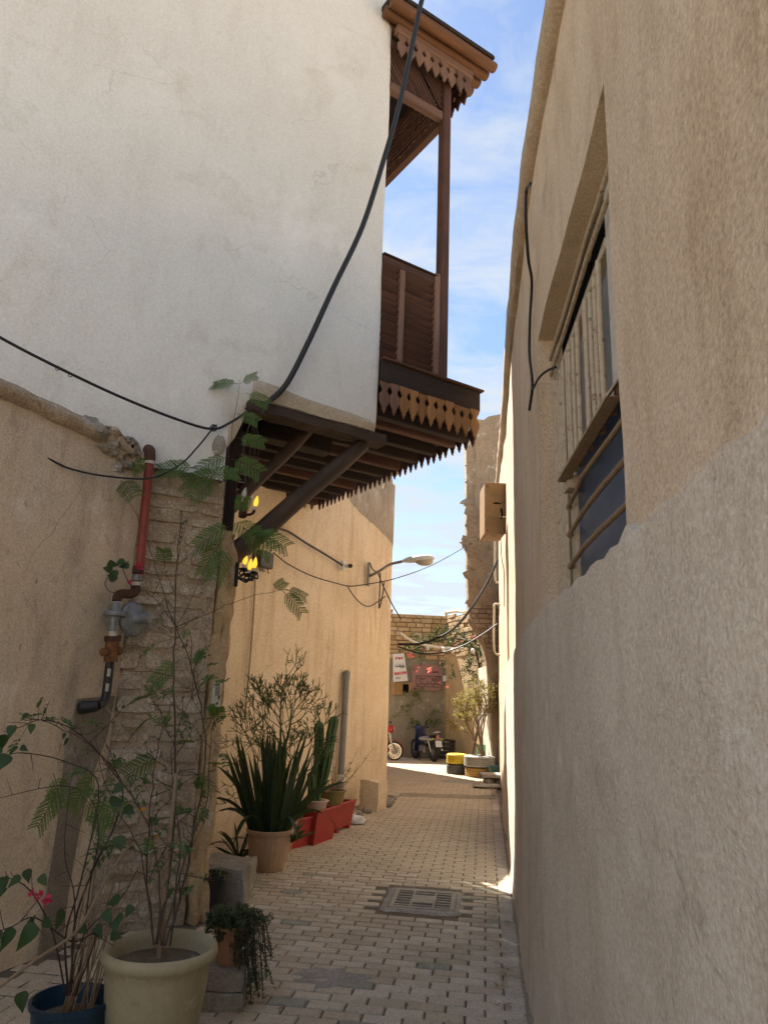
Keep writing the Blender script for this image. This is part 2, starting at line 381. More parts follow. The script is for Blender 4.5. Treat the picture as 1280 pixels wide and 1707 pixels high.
m_terrapale = earth('ribbed_terracotta', (.45, .31, .20, 1), (.38, .255, .165, 1), (.25, .175, .12, 1), s1=4, streak=.4, spot=.4, grain=.3, lump=.1, fine=.06)
m_wood = wood('balcony_wood', (.055, .024, .016, 1), (.095, .042, .026, 1))
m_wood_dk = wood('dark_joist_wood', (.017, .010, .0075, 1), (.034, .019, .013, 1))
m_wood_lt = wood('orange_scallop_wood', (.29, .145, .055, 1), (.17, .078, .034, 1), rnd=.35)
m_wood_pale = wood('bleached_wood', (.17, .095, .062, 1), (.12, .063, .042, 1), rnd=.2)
m_log = wood('roof_log', (.16, .07, .026, 1), (.09, .038, .018, 1), rnd=.2)
m_beam = wood('eroded_lintel', (.042, .026, .018, 1), (.075, .046, .03, 1), bump=.9)
m_boxwood = wood('bracket_board', (.36, .235, .125, 1), (.27, .17, .09, 1), bump=.7)
m_redwood = plain('red_paint', (.34, .032, .026, 1), (.27, .028, .023, 1), rough=.55, scale=9, bump=.25, rust=(.24, .13, .10, 1), rustamt=.12)
m_black = plain('black_rubber', (.012, .012, .013, 1), rough=.5)
m_cablewhite = plain('white_cable', (.6, .58, .53, 1), rough=.5)
m_redpipe = plain('red_pipe_paint', (.26, .045, .03, 1), (.20, .04, .028, 1), rough=.5, rust=(.1, .04, .02, 1), rustamt=.2, scale=18, bump=.2)
m_rust = plain('rust', (.20, .085, .03, 1), (.10, .04, .02, 1), rough=.85, scale=35, bump=.6)
m_rustdk = plain('dark_rust', (.09, .035, .02, 1), (.05, .02, .014, 1), rough=.8, scale=35, bump=.5)
m_regul = plain('grey_enamel', (.21, .225, .235, 1), (.16, .17, .18, 1), rough=.4, metal=.2, scale=20, bump=.1)
m_tape = plain('white_tape', (.55, .52, .46, 1), (.4, .33, .25, 1), rough=.6, scale=40)
m_blkpipe = plain('black_pipe_wrap', (.018, .018, .02, 1), (.03, .03, .033, 1), rough=.45, scale=30, bump=.3)
m_sticker = plain('paper_sticker', (.5, .5, .48, 1), rough=.6)
m_bars = plain('flaking_cream_paint', (.47, .385, .275, 1), (.38, .30, .205, 1), rough=.6, rust=(.16, .09, .05, 1), rustamt=.22, scale=22, bump=.3)
m_rustbar = plain('rusty_rod', (.20, .125, .07, 1), (.28, .2, .12, 1), rough=.8, scale=40, bump=.5)
m_frame = plain('old_white_frame', (.52, .49, .42, 1), (.42, .38, .31, 1), rough=.6, scale=12, bump=.2, rust=(.25, .17, .1, 1), rustamt=.05)
m_glass = plain('dusty_glass', (.16, .175, .18, 1), (.21, .215, .21, 1), rough=.5, scale=3, spec=.5)
m_blue = plain('blue_sheet', (.045, .075, .13, 1), (.065, .095, .145, 1), rough=.5, scale=4, spec=.5, bump=.05)
m_grey = plain('grey_plastic_pipe', (.24, .235, .225, 1), (.2, .195, .185, 1), rough=.5, scale=6)
m_lampwhite = plain('lamp_housing', (.62, .62, .60, 1), (.5, .5, .48, 1), rough=.4, scale=6)
m_lampglass = plain('lamp_bowl', (.42, .39, .31, 1), (.35, .31, .24, 1), rough=.3, scale=9)
m_steel = plain('galvanised_steel', (.32, .31, .29, 1), (.22, .21, .19, 1), rough=.45, metal=.6, scale=20)
m_chrome = plain('chrome', (.6, .6, .6, 1), (.5, .5, .5, 1), rough=.2, metal=1)
m_boxgrey = plain('junction_box', (.07, .07, .068, 1), (.05, .05, .05, 1), rough=.5, scale=30)
m_ivory = plain('ivory_plastic', (.62, .57, .46, 1), rough=.4)
m_whiteplastic = plain('white_plastic', (.72, .71, .69, 1), (.62, .61, .59, 1), rough=.35)
m_bulbyellow = plain('lit_yellow_bulb', (1, .60, .05, 1), (1, .56, .04, 1), rough=.3, emit=.28)
m_bulbwhite = plain('unlit_frosted_bulb', (.55, .54, .5, 1), rough=.35)
m_iron = plain('black_wrought_iron', (.014, .012, .011, 1), rough=.55, bump=.3)
m_bucket = plain('blue_bucket', (.014, .045, .08, 1), (.01, .028, .055, 1), rough=.35, scale=6)
m_blackpot = plain('black_plastic_pot', (.014, .014, .015, 1), rough=.45)
m_olivepot = plain('olive_pot', (.19, .155, .05, 1), (.14, .11, .04, 1), rough=.5)
m_pinkpot = plain('pale_pot', (.55, .42, .36, 1), (.45, .33, .28, 1), rough=.5)
m_tyre_y = plain('yellow_painted_rubber', (.62, .45, .03, 1), (.5, .35, .03, 1), rough=.6, scale=12, rust=(.05, .05, .05, 1), rustamt=.05)
m_tyre_g = plain('grey_painted_rubber', (.36, .34, .31, 1), (.28, .265, .24, 1), rough=.7, scale=12)
m_tyre_t = plain('ochre_painted_rubber', (.36, .22, .06, 1), (.27, .17, .06, 1), rough=.7, scale=12)
m_tyre_d = plain('dark_painted_rubber', (.07, .068, .065, 1), (.11, .1, .09, 1), rough=.7, scale=12)
m_teal = plain('teal_paint', (.05, .14, .13, 1), (.04, .11, .10, 1), rough=.6, scale=12)
m_gold = plain('ochre_paint', (.30, .19, .04, 1), rough=.6)
m_mint = plain('mint_paint', (.17, .38, .27, 1), (.14, .32, .22, 1), rough=.5)
m_paleblue = plain('pale_blue_paint', (.5, .62, .66, 1), rough=.5)
m_tyre = plain('tyre_rubber', (.022, .021, .02, 1), (.035, .033, .03, 1), rough=.75)
m_bikeblue = plain('blue_body', (.018, .035, .13, 1), (.014, .028, .10, 1), rough=.28, spec=.6)
m_bikered = plain('red_body', (.36, .012, .018, 1), (.3, .012, .016, 1), rough=.3, spec=.6)
m_bikeseat = plain('black_vinyl', (.02, .02, .022, 1), rough=.45)
m_engine = plain('engine_alloy', (.3, .29, .28, 1), (.18, .17, .16, 1), rough=.4, metal=.7)
m_taillamp = plain('tail_lamp_lens', (.55, .25, .2, 1), (.45, .1, .08, 1), rough=.25)
m_bannerwhite = plain('banner_vinyl', (.62, .63, .66, 1), (.56, .57, .6, 1), rough=.5, scale=3)
m_inkred = plain('red_print', (.55, .01, .02, 1), rough=.5)
m_inkblack = plain('black_print', (.012, .012, .012, 1), rough=.5)
m_mauve = plain('mauve_board', (.29, .165, .165, 1), (.25, .14, .14, 1), rough=.55, scale=5)
m_greenleaf = leafm('feathery_leaf', (.075, .15, .028, 1), (.045, .10, .022, 1))
m_darkleaf = leafm('glossy_leaf', (.018, .045, .014, 1), (.028, .062, .02, 1), trans=.12, rough=.5)
m_midleaf = leafm('mid_leaf', (.035, .075, .022, 1), (.055, .10, .03, 1), trans=.2)
m_snake = leafm('sword_leaf', (.018, .036, .016, 1), (.032, .058, .026, 1), trans=.08, rough=.4, scale=30)
m_pencil = leafm('pencil_stem', (.045, .085, .022, 1), (.065, .105, .03, 1), trans=.08)
m_cactus = leafm('cactus_skin', (.035, .075, .025, 1), (.055, .10, .035, 1), trans=.05, scale=20)
m_succ = leafm('succulent_leaf', (.055, .085, .04, 1), (.085, .115, .06, 1), trans=.15)
m_dry = leafm('dry_leaf', (.36, .25, .12, 1), (.26, .17, .08, 1), trans=.3)
m_bract = leafm('magenta_bract', (.60, .02, .10, 1), (.52, .02, .16, 1), trans=.4)
m_yellowfl = leafm('orange_flower', (.75, .35, .02, 1), (.65, .25, .02, 1), trans=.3)
m_aloe = leafm('aloe_leaf', (.05, .085, .04, 1), (.07, .11, .05, 1), trans=.1)
m_twig = plain('brown_twig', (.07, .045, .03, 1), (.05, .032, .022, 1), rough=.8, scale=30)
m_twigpale = plain('pale_twig', (.26, .185, .115, 1), (.19, .13, .08, 1), rough=.8, scale=30)
m_twigdark = plain('dark_stem', (.045, .026, .022, 1), rough=.8, scale=30)
m_rope = plain('cord', (.42, .35, .25, 1), rough=.8)
m_dark = plain('void_shade', (.01, .009, .008, 1), rough=1, spec=0)  # near-black colour stands in for the shade inside holes and gaps
m_grate = plain('cast_iron_grate', (.36, .325, .265, 1), (.27, .24, .195, 1), rough=.75, metal=.2, scale=18, bump=.4)
m_bag = plain('white_bag', (.7, .7, .7, 1), rough=.4)

# ================================================================ GROUND
def sheet(name, poly, z, mat):
    b = MB(); b.add([(x, y, z) for x, y in poly], [tuple(range(len(poly)))]); return b.build(name, mat, recalc=False)
g = MB().grid([-160+i*16 for i in range(21)], [-120+i*16 for i in range(21)], lambda x, y: (x, y, -.075)).build('ground', m_ground, recalc=False)
tag(g, kind='structure')
bed = sheet('pavement', [(-3.2, 1.0), (2.2, 1.0), (3.4, 16.0), (3.4, 23.2), (-3.2, 23.2)], -.0045, m_sand); tag(bed, kind='structure')

RSLOPE = .086
def RW(y):          # right-hand wall foot: x at a given y, with its gentle bend
    t = (y-4.27)/.35
    sp_ = math.log(1+math.exp(t)) if t < 30 else t
    return .9+RSLOPE*(y-4.27)+.064*sp_*.35
mL = G(360, 1403); mR = G(652, 1328); mL.z = mR.z = 0; mL = mR-(mR-mL).normalized()*5.5
md = (mR-mL).normalized(); mn = Vector((md.y, -md.x, 0))          # mid wall: direction, outward normal
def MW(u, z, off=0.): return mL+md*u+mn*off+Vector((0, 0, z))
W0 = G(310, 1545); W0.z = 0; AW = math.radians(33)
wd = Vector((math.cos(AW), math.sin(AW), 0)); we = Vector((-wd.y, wd.x, 0))
def W(s, b, z): return W0+wd*s+we*b+Vector((0, 0, z))
def Vw(px, py, b=0.):
    A = W0+we*b; return Vp(px, py, A, A+wd)
g0 = Vw(235, 770); g0.z = 0; gd = Vector((.36, .93, 0)).normalized(); gn = Vector((gd.y, -gd.x, 0))
def GWp(px, py, off=0.):
    A = g0+gn*off; return Vp(px, py, A, A+gd)

# pavers: running bond across the alley, square to its far end
K0 = Vector((.73, 4.26, 0)); kd = Vector((.145, .9894, 0)).normalized(); kc = Vector((-kd.y, kd.x, 0))
PL, PW = .212, .106
gr = [G(*q) for q in ((640, 1522), (762, 1526), (768, 1484), (652, 1481))]
gv = [(p-K0).dot(kd) for p in gr]; gw = [(p-K0).dot(kc) for p in gr]
GV0, GV1, GW0, GW1 = min(gv)-.02, max(gv)+.02, min(gw)-.0, max(gw)+.0
def paver_mesh(nm, w, l, seed):
    b = MB(); random.seed(seed); hl, hw, c = l/2, w/2, .006
    j = lambda a: a+R(-.0015, .0015)
    top = [(j(-hl+c), j(-hw+c), 0), (j(hl-c), j(-hw+c), 0), (j(hl-c), j(hw-c), 0), (j(-hl+c), j(hw-c), 0)]
    mid = [(-hl, -hw, -.007), (hl, -hw, -.007), (hl, hw, -.007), (-hl, hw, -.007)]
    bot = [(x, y, -.05) for x, y, z in mid]
    b.add(top+mid+bot, [(0, 1, 2, 3)]+[(i, 4+i, 4+(i+1) % 4, (i+1) % 4) for i in range(4)]+[(4+i, 8+i, 8+(i+1) % 4, 4+(i+1) % 4) for i in range(4)])
    return b
pm = [paver_mesh('paver', PW-.011, PL-.010, s) for s in range(5)]
random.seed(5)
rotK = math.atan2(-kc.y, -kc.x)
spots = []
vmax = 18.4
for jr in range(int(-3.0/PW), int(vmax/PW)):
    for iw in range(-14, 40):
        v = jr*PW; w = iw*PL+PL/2+(PL/2 if jr % 2 else 0)
        if w < 0 and v < 9.6: continue
        if GV0-.02 < v < GV1+.02 and GW0-.06 < w < GW1+.06: continue
        q = K0+kd*v+kc*w
        wob = .02*ns(q.x, q.y, 3.1, 1.3)+.008*ns(q.x, q.y, 7.7, 4)
        q = q+kd*wob; zz_ = .006*ns(q.x, q.y, .3, 1.6)+R(-.0025, .0025)
        dw = (q-mL).dot(mn)
        if q.y > 7 and dw < .06 and q.y < 13.4: continue
        if (q-W0).dot(we) > -.03 and (q-W0).dot(wd) < .25 and q.y < 7.6: continue
        if (q-g0).dot(gn) < .08 and q.y < 5.6: continue
        if q.x > RW(q.y)-.14 or q.x < -2.6 or q.y > 22.3: continue
        if q.y > 16.6 and q.x > 2.7: continue
        q.z = zz_+.006
        spots.append(q)
def vis_key(q):
    x, y, z = proj(q)
    inf = z > .3 and -20 < x < 1300 and 900 < y < 1735
    hid = q.x < -.75-.05*(q.y-4) and q.y < 6      # behind the pots
    return (0 if (inf and not hid) else 1, z)
spots.sort(key=vis_key)
pmesh = [b.mesh('paver', m_paver, Vector((0, 0, 0)), recalc=False) for b in pm]
pgreen = pm[0].mesh('paver', m_paver_green, Vector((0, 0, 0)), recalc=False)
rest = MB()
for n_, q in enumerate(spots):
    ax, ay, az = R(-.008, .008), R(-.008, .008), rotK+R(-.012, .012)
    if n_ < 300:
        o = bpy.data.objects.new('paver', pgreen if random.random() < .05 else random.choice(pmesh)); C.objects.link(o)
        o.parent = bed; o.location = q-wpos(bed); o.rotation_euler = (ax, ay, az)
    else:
        M_ = Matrix.Translation(q) @ Matrix.Rotation(az, 4, 'Z') @ Matrix.Rotation(ax, 4, 'X')
        b = random.choice(pm); o_ = len(rest.v)
        rest.v += [M_ @ v for v in b.v[:8]]; rest.f += [tuple(i+o_ for i in f) for f in b.f[:5]]
ro = rest.build('paver_field', m_paver, bed, recalc=False); tag(ro, kind='stuff')

# kerb strip and the dirt at the wall's foot
kerb = sheet('kerb', [(RW(y)-.22+.0*y, y) for y in (1, 2.5, 4.27, 6, 8, 10, 12, 14)]+[(RW(y)+.02, y) for y in (14, 12, 10, 8, 6, 4.27, 2.5, 1)], -.006, m_dirt); tag(kerb, kind='structure')
v = -3.2; random.seed(9)
while v < 9.4:
    l = R(.19, .3); a = K0+kd*(v+l/2)-kc*.062; a.z = .002+.004*ns(a.x, a.y, 0, 3)
    b = MB().box(a-Vector((0, 0, .03)), kd*(l/2-.005), kc*.056, (R(-.003, .003), R(-.003, .003), .034), .006)
    b.build('kerb_block', m_kerb, kerb); v += l
foot = MB()
ys = [1+.12*i for i in range(111)]
foot.grid(ys, [0, .25, .5, .75, 1], lambda y, t: (RW(y)-.12+.14*t+.02*ns(y, t, 1, 4), y, -.004+.045*t*t+.018*t*abs(ns(y, t*2, 5, 5))))
foot.build('mortar_fillet', m_dirt, kerb, recalc=False)

# drain grate
random.seed(21)
dg = thing('drain_grate', 'rusty cast iron drain grate set in broken cement among the pavers', 'drain grate', sum(gr, Vector())/4)
cx = (gr[0]+gr[1]+gr[2]+gr[3])/4; hw = .265; hv = (GV1-GV0)/2*.62
def GP(a, b, z): return cx-kc*a+kd*b+Vector((0, 0, z))
ring = MB(); NN = 44; vin = []; vout = []
for i in range(NN):
    t = 2*math.pi*i/NN; c_, s_ = math.cos(t), math.sin(t); m_ = max(abs(c_), abs(s_)); sq = (c_/m_, s_/m_)
    vin.append(GP(sq[0]*(hw+.005), sq[1]*(hv+.005), .012)); k_ = 1.22+.10*ns(c_*2, s_*2, 4, 2.1)
    vout.append(GP(sq[0]*hw*k_, sq[1]*(hv*k_*1.12), -.002))
ring.add(vin+[lerp(a, b, .55)+Vector((0, 0, .003+.006*ns(a.x*9, a.y*9, 0))) for a, b in zip(vin, vout)]+vout,
         [(i, (i+1) % NN, NN+(i+1) % NN, NN+i) for i in range(NN)]+[(NN+i, NN+(i+1) % NN, 2*NN+(i+1) % NN, 2*NN+i) for i in range(NN)])
ring.build('cement_surround', m_cement, dg, recalc=False)
MB().box(GP(0, 0, -.01), kc*hw, kd*hv, (0, 0, .002)).build('pit_shade', m_dark, dg)  # flat black plate stands for the shade below the bars
fr = MB()
for a, b, la, lb in ((-hw+.02, 0, .02, hv), (hw-.02, 0, .02, hv), (0, -hv+.022, hw-.04, .022), (0, hv-.022, hw-.04, .022)):
    fr.box(GP(a, b, .008), kc*la, kd*lb, (0, 0, .008), .003)
fr.build('grate_frame', m_grate, dg)
for a0, a1, nb in ((-hw+.045, -.095, 6), (-.075, .075, 2), (.095, hw-.045, 6)):
    if nb == 2:
        MB().box(GP(0, -.0, .008), kc*.085, kd*(hv*.42), (0, 0, .009), .003).build('centre_plate', m_grate, dg)
    for i in range(nb if nb > 2 else 0):
        b = -hv+.05+(2*hv-.10)*(i+.5)/nb
        MB().box(GP((a0+a1)/2, b, .0085), kc*((a1-a0)/2+.012), kd*.013, (0, 0, .007), .003).build('grate_bar', m_grate, dg)
    if nb == 2:
        for s_ in (-1, 1): MB().box(GP(0, s_*hv*.66, .008), kc*.085, kd*.012, (0, 0, .007), .003).build('grate_bar', m_grate, dg)
for sx in (-.092, .092): MB().box(GP(sx, 0, .0083), kc*.009, kd*(hv-.045), (0, 0, .0072)).build('grate_rib', m_grate, dg)
def patch(name, label, cat, c, rx, ry, mat, h=.012, seed=0):
    b = MB(); n = 30; rows = [1, .8, .5, .2]; c = Vector(c)
    vs = []
    for i, r in enumerate(rows):
        for k in range(n):
            a = 2*math.pi*k/n; q = r*(1+.35*ns(math.cos(a)+seed, math.sin(a), seed, 1.7)) if i < 2 else r
            vs.append(c+Vector((rx*q*math.cos(a), ry*q*math.sin(a), (.0 if i == 0 else h*(.7+.5*ns(math.cos(a)*r*3, math.sin(a)*r*3, seed))))))
    vs.append(c+Vector((0, 0, h)))
    fs = [(i*n+k, i*n+(k+1) % n, (i+1)*n+(k+1) % n, (i+1)*n+k) for i in range(3) for k in range(n)]+[(3*n+k, 3*n+(k+1) % n, 4*n) for k in range(n)]
    b.add(vs, fs); return tag(b.build(name, mat), label, cat)
patch('cement_smear', 'rough smear of spilled cement dried on the brick pavers', 'cement patch', G(545, 1632), .27, .17, m_cement, seed=3)
patch('cement_smear', 'small cement blob on pavers beside the ribbed terracotta pot', 'cement patch', G(485, 1488), .10, .06, m_cement, seed=8)
mh = patch('manhole_cover', 'round grey manhole cover in the pavers before the painted tyres', 'manhole', G(768, 1303), .42, .48, m_cement, .014, 5)
step = MB(); a_, b_ = G(668, 1326), G(826, 1330)
step.grid([i/30 for i in range(31)], [0, .3, .7, 1], lambda t, v: lerp(a_, b_, t)+Vector((0, (v-.5)*.55*(1+.3*ns(t*9, v, 2)), (.028 if 0 < v < 1 else -.004)+.012*ns(t*12, v*2, 1))))
tag(step.build('mortar_ridge', m_dirt, recalc=False), 'low earthy mortar ridge across the alley where the paving changes', 'mortar ridge')

# ================================================================ RIGHT-HAND RENDERED BUILDING
def frange(a, b, st):
    n = max(1, round((b-a)/st)); return [a+(b-a)*i/n for i in range(n+1)]
def ztop(y): return interp(y, [(-3, 4.88), (2.7, 4.92), (4.7, 5.0), (6.7, 5.28), (9.94, 5.62), (14.2, 6.45), (17.4, 6.8)])
def rdis(y, z): return .014*ns(y, z, 2.2, .9)+.006*ns(y, z, 9.1, 3.1)
HOLES = [(2.01, 3.83, 2.07, 3.70, .15), (8.75, 9.45, 2.15, 3.85, .14)]
rb = thing('rendered_building', 'tan rendered building with a barred window and greyer proud render below', 'building', (RW(6)+.3, 6, 0))
ys = frange(-3, 2.01, .2)[:-1]+frange(2.01, 3.83, .1)[:-1]+frange(3.83, 8.75, .15)[:-1]+frange(8.75, 9.45, .1)[:-1]+frange(9.45, 17.2, .3)
zs = frange(0, 2.07, .2)[:-1]+[2.07, 2.15]+frange(2.25, 3.70, .15)+[3.85]+[3.85+t for t in frange(.1, 1.0, .1)]
def rz(y, z): return z if z <= 3.85 else lerp(3.85, ztop(y), (z-3.85)/1.0)
def rface(y, z, off=0.):
    zr = rz(y, z); return Vector((RW(y)+off+rdis(y, zr), y, zr))
wall = MB(); wall.grid(ys, zs, rface, lambda y, z: any(a < y < b and c < z < d for a, b, c, d, e in HOLES))
for (a, b, c, d, e) in HOLES:
    yy = [y for y in ys if a-1e-6 <= y <= b+1e-6]; zz2 = [z for z in zs if c-1e-6 <= z <= d+1e-6]
    for zc in (c, d): wall.grid(yy, [0, 1], lambda y, t, zc=zc: rface(y, zc)+Vector((e+.03, 0, 0))*t)
    for yc in (a, b): wall.grid(zz2, [0, 1], lambda z, t, yc=yc: rface(yc, z)+Vector((e+.03, 0, 0))*t)
wall.build('wall', m_rt_up, rb, smooth=True, recalc=False)
core = MB(); yc = frange(-3, 17.2, .5)
core.prism([(RW(y)+.17, y, 0) for y in yc]+[(7, 17.2, 0), (7, -3, 0)], (0, 0, 4.8)); core.build('core', m_coping, rb)
low = MB(); ysl = frange(-3, 12, .1)
def seam(y): return 2.065+.018*ns(y, 0, 4, 2.3)+.022*ns(y, 2, 9, 7)+(.05*max(0, 1-abs(y-1.95)/.12) if y < 1.95 else 0)
zl = [0, .12, .35, .7, 1.05, 1.4, 1.75, 1.95, 1.0001e3]
def lface(y, z):
    top = z > 100; z_ = seam(y) if top else z*seam(y)/2.07
    o = -.026+.012*ns(y, z_, 6, 1.3)+.006*ns(y, z_, 1, 4)
    if z_ < .15: o -= .03*(1-z_/.15)*(.6+.5*ns(y, 0, 3, 6))
    return Vector((RW(y)+o+rdis(y, z_), y, z_))
low.grid(ysl, zl, lface)
low.grid(ysl, [0, 1], lambda y, t: lface(y, 2e3)+(Vector((.05, 0, .012))*t))
low.build('lower_render', m_rt_low, rb, smooth=True, recalc=False)
cop = MB(); prof = [(.02, -.15), (-.035, -.145), (-.07, -.10), (-.075, -.02), (-.05, .035), (.05, .06), (.45, .05)]
yco = frange(-3, 16.9, .14)
cop.grid(yco, list(range(len(prof))), lambda y, i: (RW(y)+prof[i][0]*(1+.12*ns(y, i, 2, 1.7))+.007*ns(y, i*.6, 7, 3.5), y, ztop(y)+prof[i][1]+.009*ns(y, i*.5, 3, 1.2)))
cop.build('coping', m_coping, rb, smooth=True, recalc=False)
# window
def WN(y, z, off): return Vector((RW(y)+off, y, z))
wdir = Vector((RSLOPE, 1, 0)).normalized(); wnrm = Vector((-wdir.y, wdir.x, 0))
def wbox(y0, y1, z0, z1, off, th, bv=.004):
    return MB().box((WN(y0, z0, off)+WN(y1, z1, off))/2, wdir*((y1-y0)/2), (0, 0, (z1-z0)/2), wnrm*th/2, bv)
win = wbox(2.015, 2.50, 2.07, 3.69, .125, .04).build('window_frame', m_frame, rb)
wbox(3.76, 3.825, 2.07, 3.69, .125, .05).build('frame_post', m_bars, win)
for y in (2.90, 3.34): wbox(y, y+.075, 2.09, 3.40, .12, .045).build('frame_post', m_bars, win)
wbox(2.50, 3.76, 3.40, 3.45, .125, .05).build('frame_rail', m_bars, win)
wbox(2.02, 3.82, 3.655, 3.70, .12, .05).build('frame_rail', m_bars, win)
for y0, y1 in ((2.50, 2.90), (2.975, 3.34), (3.415, 3.76)):
    wbox(y0, y1, 2.70 if y1 < 3.2 else 2.09, 3.40, .143, .006, 0).build('pane', m_glass, win)
    wbox(y0, y1, 3.45, 3.655, .143, .006, 0).build('pane', m_dark, win)
    wbox(y0+.02, y0+.05, 2.72 if y1 < 3.2 else 2.12, 3.38, .13, .02).build('sash_stile', m_frame, win)
wbox(2.02, 3.20, 2.05, 2.68, .100, .008, 0).build('blue_sheet', m_blue, win)
wbox(2.02, 3.24, 2.68, 2.725, .095, .03).build('frame_rail', m_bars, win)
wbox(3.20, 3.26, 2.06, 2.68, .095, .03).build('frame_post', m_bars, win)
def wtube(pts, r, n=8): return MB().tube([WN(*p) for p in pts], r, n)
for z, sag in ((3.475, .0), (3.575, .008)):
    wtube([(2.02, z, .075), (2.7, z+.004, .072), (3.3, z-sag, .078), (3.82, z, .075)], .0115).build('horizontal_bar', m_bars, win, smooth=True)
random.seed(4)
for y, z0, z1 in ((2.56, 2.72, 3.37), (2.64, 2.72, 3.35), (2.73, 2.72, 3.33), (2.83, 2.72, 3.36), (3.03, 2.72, 3.36), (3.14, 2.72, 3.34), (3.25, 2.72, 3.36), (3.31, 2.72, 3.35), (3.44, 2.08, 3.37), (3.53, 2.08, 3.36), (3.61, 2.08, 3.34), (3.70, 2.08, 3.38)):
    wtube([(y+R(-.01, .01), z0, .085), (y, (z0+z1)/2, .083), (y+R(-.006, .006), z1, .085)], .0125).build('vertical_bar', m_bars, win, smooth=True)
for (z, dz, bend) in ((2.235, .0, .003), (2.385, .0, .0), (2.52, .0, .018)):
    wtube([(2.02, z, .06), (2.55, z+bend*.3, .045), (2.85, z+bend, .045), (3.0, z+bend*.3, .05), (3.27, z+dz, .06)], .0105).build('rusty_rod', m_rustbar, win, smooth=True)
    MB().blob(WN(3.27, z, .063), .018, .015, .018, seed=z).build('rod_clamp', m_rustbar, win)
br = thing('angle_bracket', 'bent cream angle-iron shelf bracket hanging off the barred window', 'bracket', WN(2.6, 2.6, .03))
a_, b_ = WN(2.20, 2.655, .035), WN(3.13, 2.645, .015)
dr = (b_-a_).normalized()
MB().box((a_+b_)/2, dr*((b_-a_).length/2), Vector((.03, 0, .045)), Vector((-.83, 0, .55))*.004, .002).build('face_flange', m_bars, br)
MB().box((a_+b_)/2+Vector((.0, 0, -.044)), dr*((b_-a_).length/2), (0, 0, .003), wnrm*.022, .003).build('top_flange', m_rustbar, br)
for t in (.04, .22, .42, .62, .82):
    MB().box(lerp(a_, b_, t)+Vector((.035, 0, .0)), dr*.012, (0, 0, .024), wnrm*.026, .003).build('spacer', m_rustbar, br)
MB().box(WN(3.13, 2.59, .055), dr*.05, (0, 0, .03), wnrm*.03, .004).build('bracket_foot', m_bars, br)
# cable down from the coping to the window
def hung_cable(name, pts, r, mat, label, cat='cable', parent=None, n=7, k=6):
    o = MB().tube(catmull(pts, k), r, n).build(name, mat, parent, smooth=True)
    if parent is None: tag(o, label, cat)
    return o
def RV(px, py, off=-.02):
    A = Vector((RW(3)+off, 3, 0)); B = Vector((RW(4.2)+off, 4.2, 0)); q = Vp(px, py, A, B)
    if q.y > 4.2:
        A = Vector((RW(4.6)+off, 4.6, 0)); B = Vector((RW(9)+off, 9, 0)); q = Vp(px, py, A, B)
    return q
cpts = [RV(884, 306, -.10), RV(877, 318, -.10), RV(876, 360, -.10), RV(880, 430, -.07), RV(886, 470, -.03), RV(883, 530, -.03), RV(882, 590, -.03), RV(887, 640, -.03), RV(882, 684, -.04)]
hung_cable('black_cable', cpts, .009, m_black, 'black cable hanging from the coping beside the barred window, end dangling free')
hung_cable('black_cable', [RV(886, 652, -.03), RV(898, 630, -.025), RV(912, 618, .0), RV(926, 612, .03)], .007, m_black, 'short black wire looping into the barred window corner')
# far details on this wall: board bracket box, white pipes
bxd = thing('wooden_bracket_box', 'weathered wooden box bracket fixed high on the rendered wall', 'bracket', WN(9.7, 4.1, -.15))
dF = Vector((.15, 1, 0)).normalized(); nF = Vector((-dF.y, dF.x, 0))
P0 = Yd(826, 847, 9.8)
for i_, (z0_, z1_) in enumerate(((-.375, -.13), (-.124, .375))):
    MB().rough_box(P0+Vector((0, R(-.004, .004), (z0_+z1_)/2)), (.158, 0, 0), (0, .014, 0), (0, 0, (z1_-z0_)/2), 6, .006, 9).build('front_board', m_boxwood, bxd, axis=(0, 0, 1))
MB().prism([P0+Vector((x_, -.022, z_)) for x_, z_ in ((-.05, .06), (.0, .085), (.06, .07), (.12, .09), (.05, .055), (.01, .06))], (0, .006, 0)).build('split', m_dark, bxd)
MB().prism([P0+Vector((x_, -.022, z_)) for x_, z_ in ((.06, -.02), (.085, .0), (.10, -.10), (.075, -.16), (.06, -.17), (.08, -.09))], (0, .006, 0)).build('split', m_dark, bxd)
for x_, z_ in ((-.12, .32), (.12, .32), (-.12, -.33), (.12, -.33)): MB().blob(P0+Vector((x_, -.02, z_)), .01, .006, .01, 8, .1).build('nail', m_rustdk, bxd)
MB().box(P0+Vector((-.145, .26, 0)), (.013, 0, 0), (0, .24, 0), (0, 0, .372), .004).build('side_board', m_boxwood, bxd, axis=(0, 0, 1))
MB().box(P0+Vector((.0, .26, .36)), (.13, 0, 0), (0, .24, 0), (0, 0, .012), .004).build('top_board', m_boxwood, bxd, axis=(0, 1, 0))
MB().box(P0+Vector((.0, .26, -.36)), (.13, 0, 0), (0, .24, 0), (0, 0, .012), .004).build('bottom_board', m_boxwood, bxd, axis=(0, 1, 0))
def FR(y, z, off=-.04): return Vector((RW(y)+off, y, z))
wp = thing('white_pipe', 'off-white plastic pipe with elbows running up the sunlit wall', 'pipe', FR(13, 2.6))
MB().tube(catmull([FR(13.2, 4.9, -.02), FR(13.2, 4.95, -.10), FR(13.2, 4.8, -.12), FR(13.2, 3.9, -.12), FR(13.2, 3.8, -.06)]), .02, 8).build('upper_pipe', m_jamb, wp, smooth=True)
MB().tube(catmull([FR(13.6, 3.45, -.02), FR(13.6, 3.45, -.13), FR(13.6, 3.3, -.14), FR(13.6, 2.6, -.14), FR(13.6, 2.5, -.03)]), .02, 8).build('lower_pipe', m_jamb, wp, smooth=True)
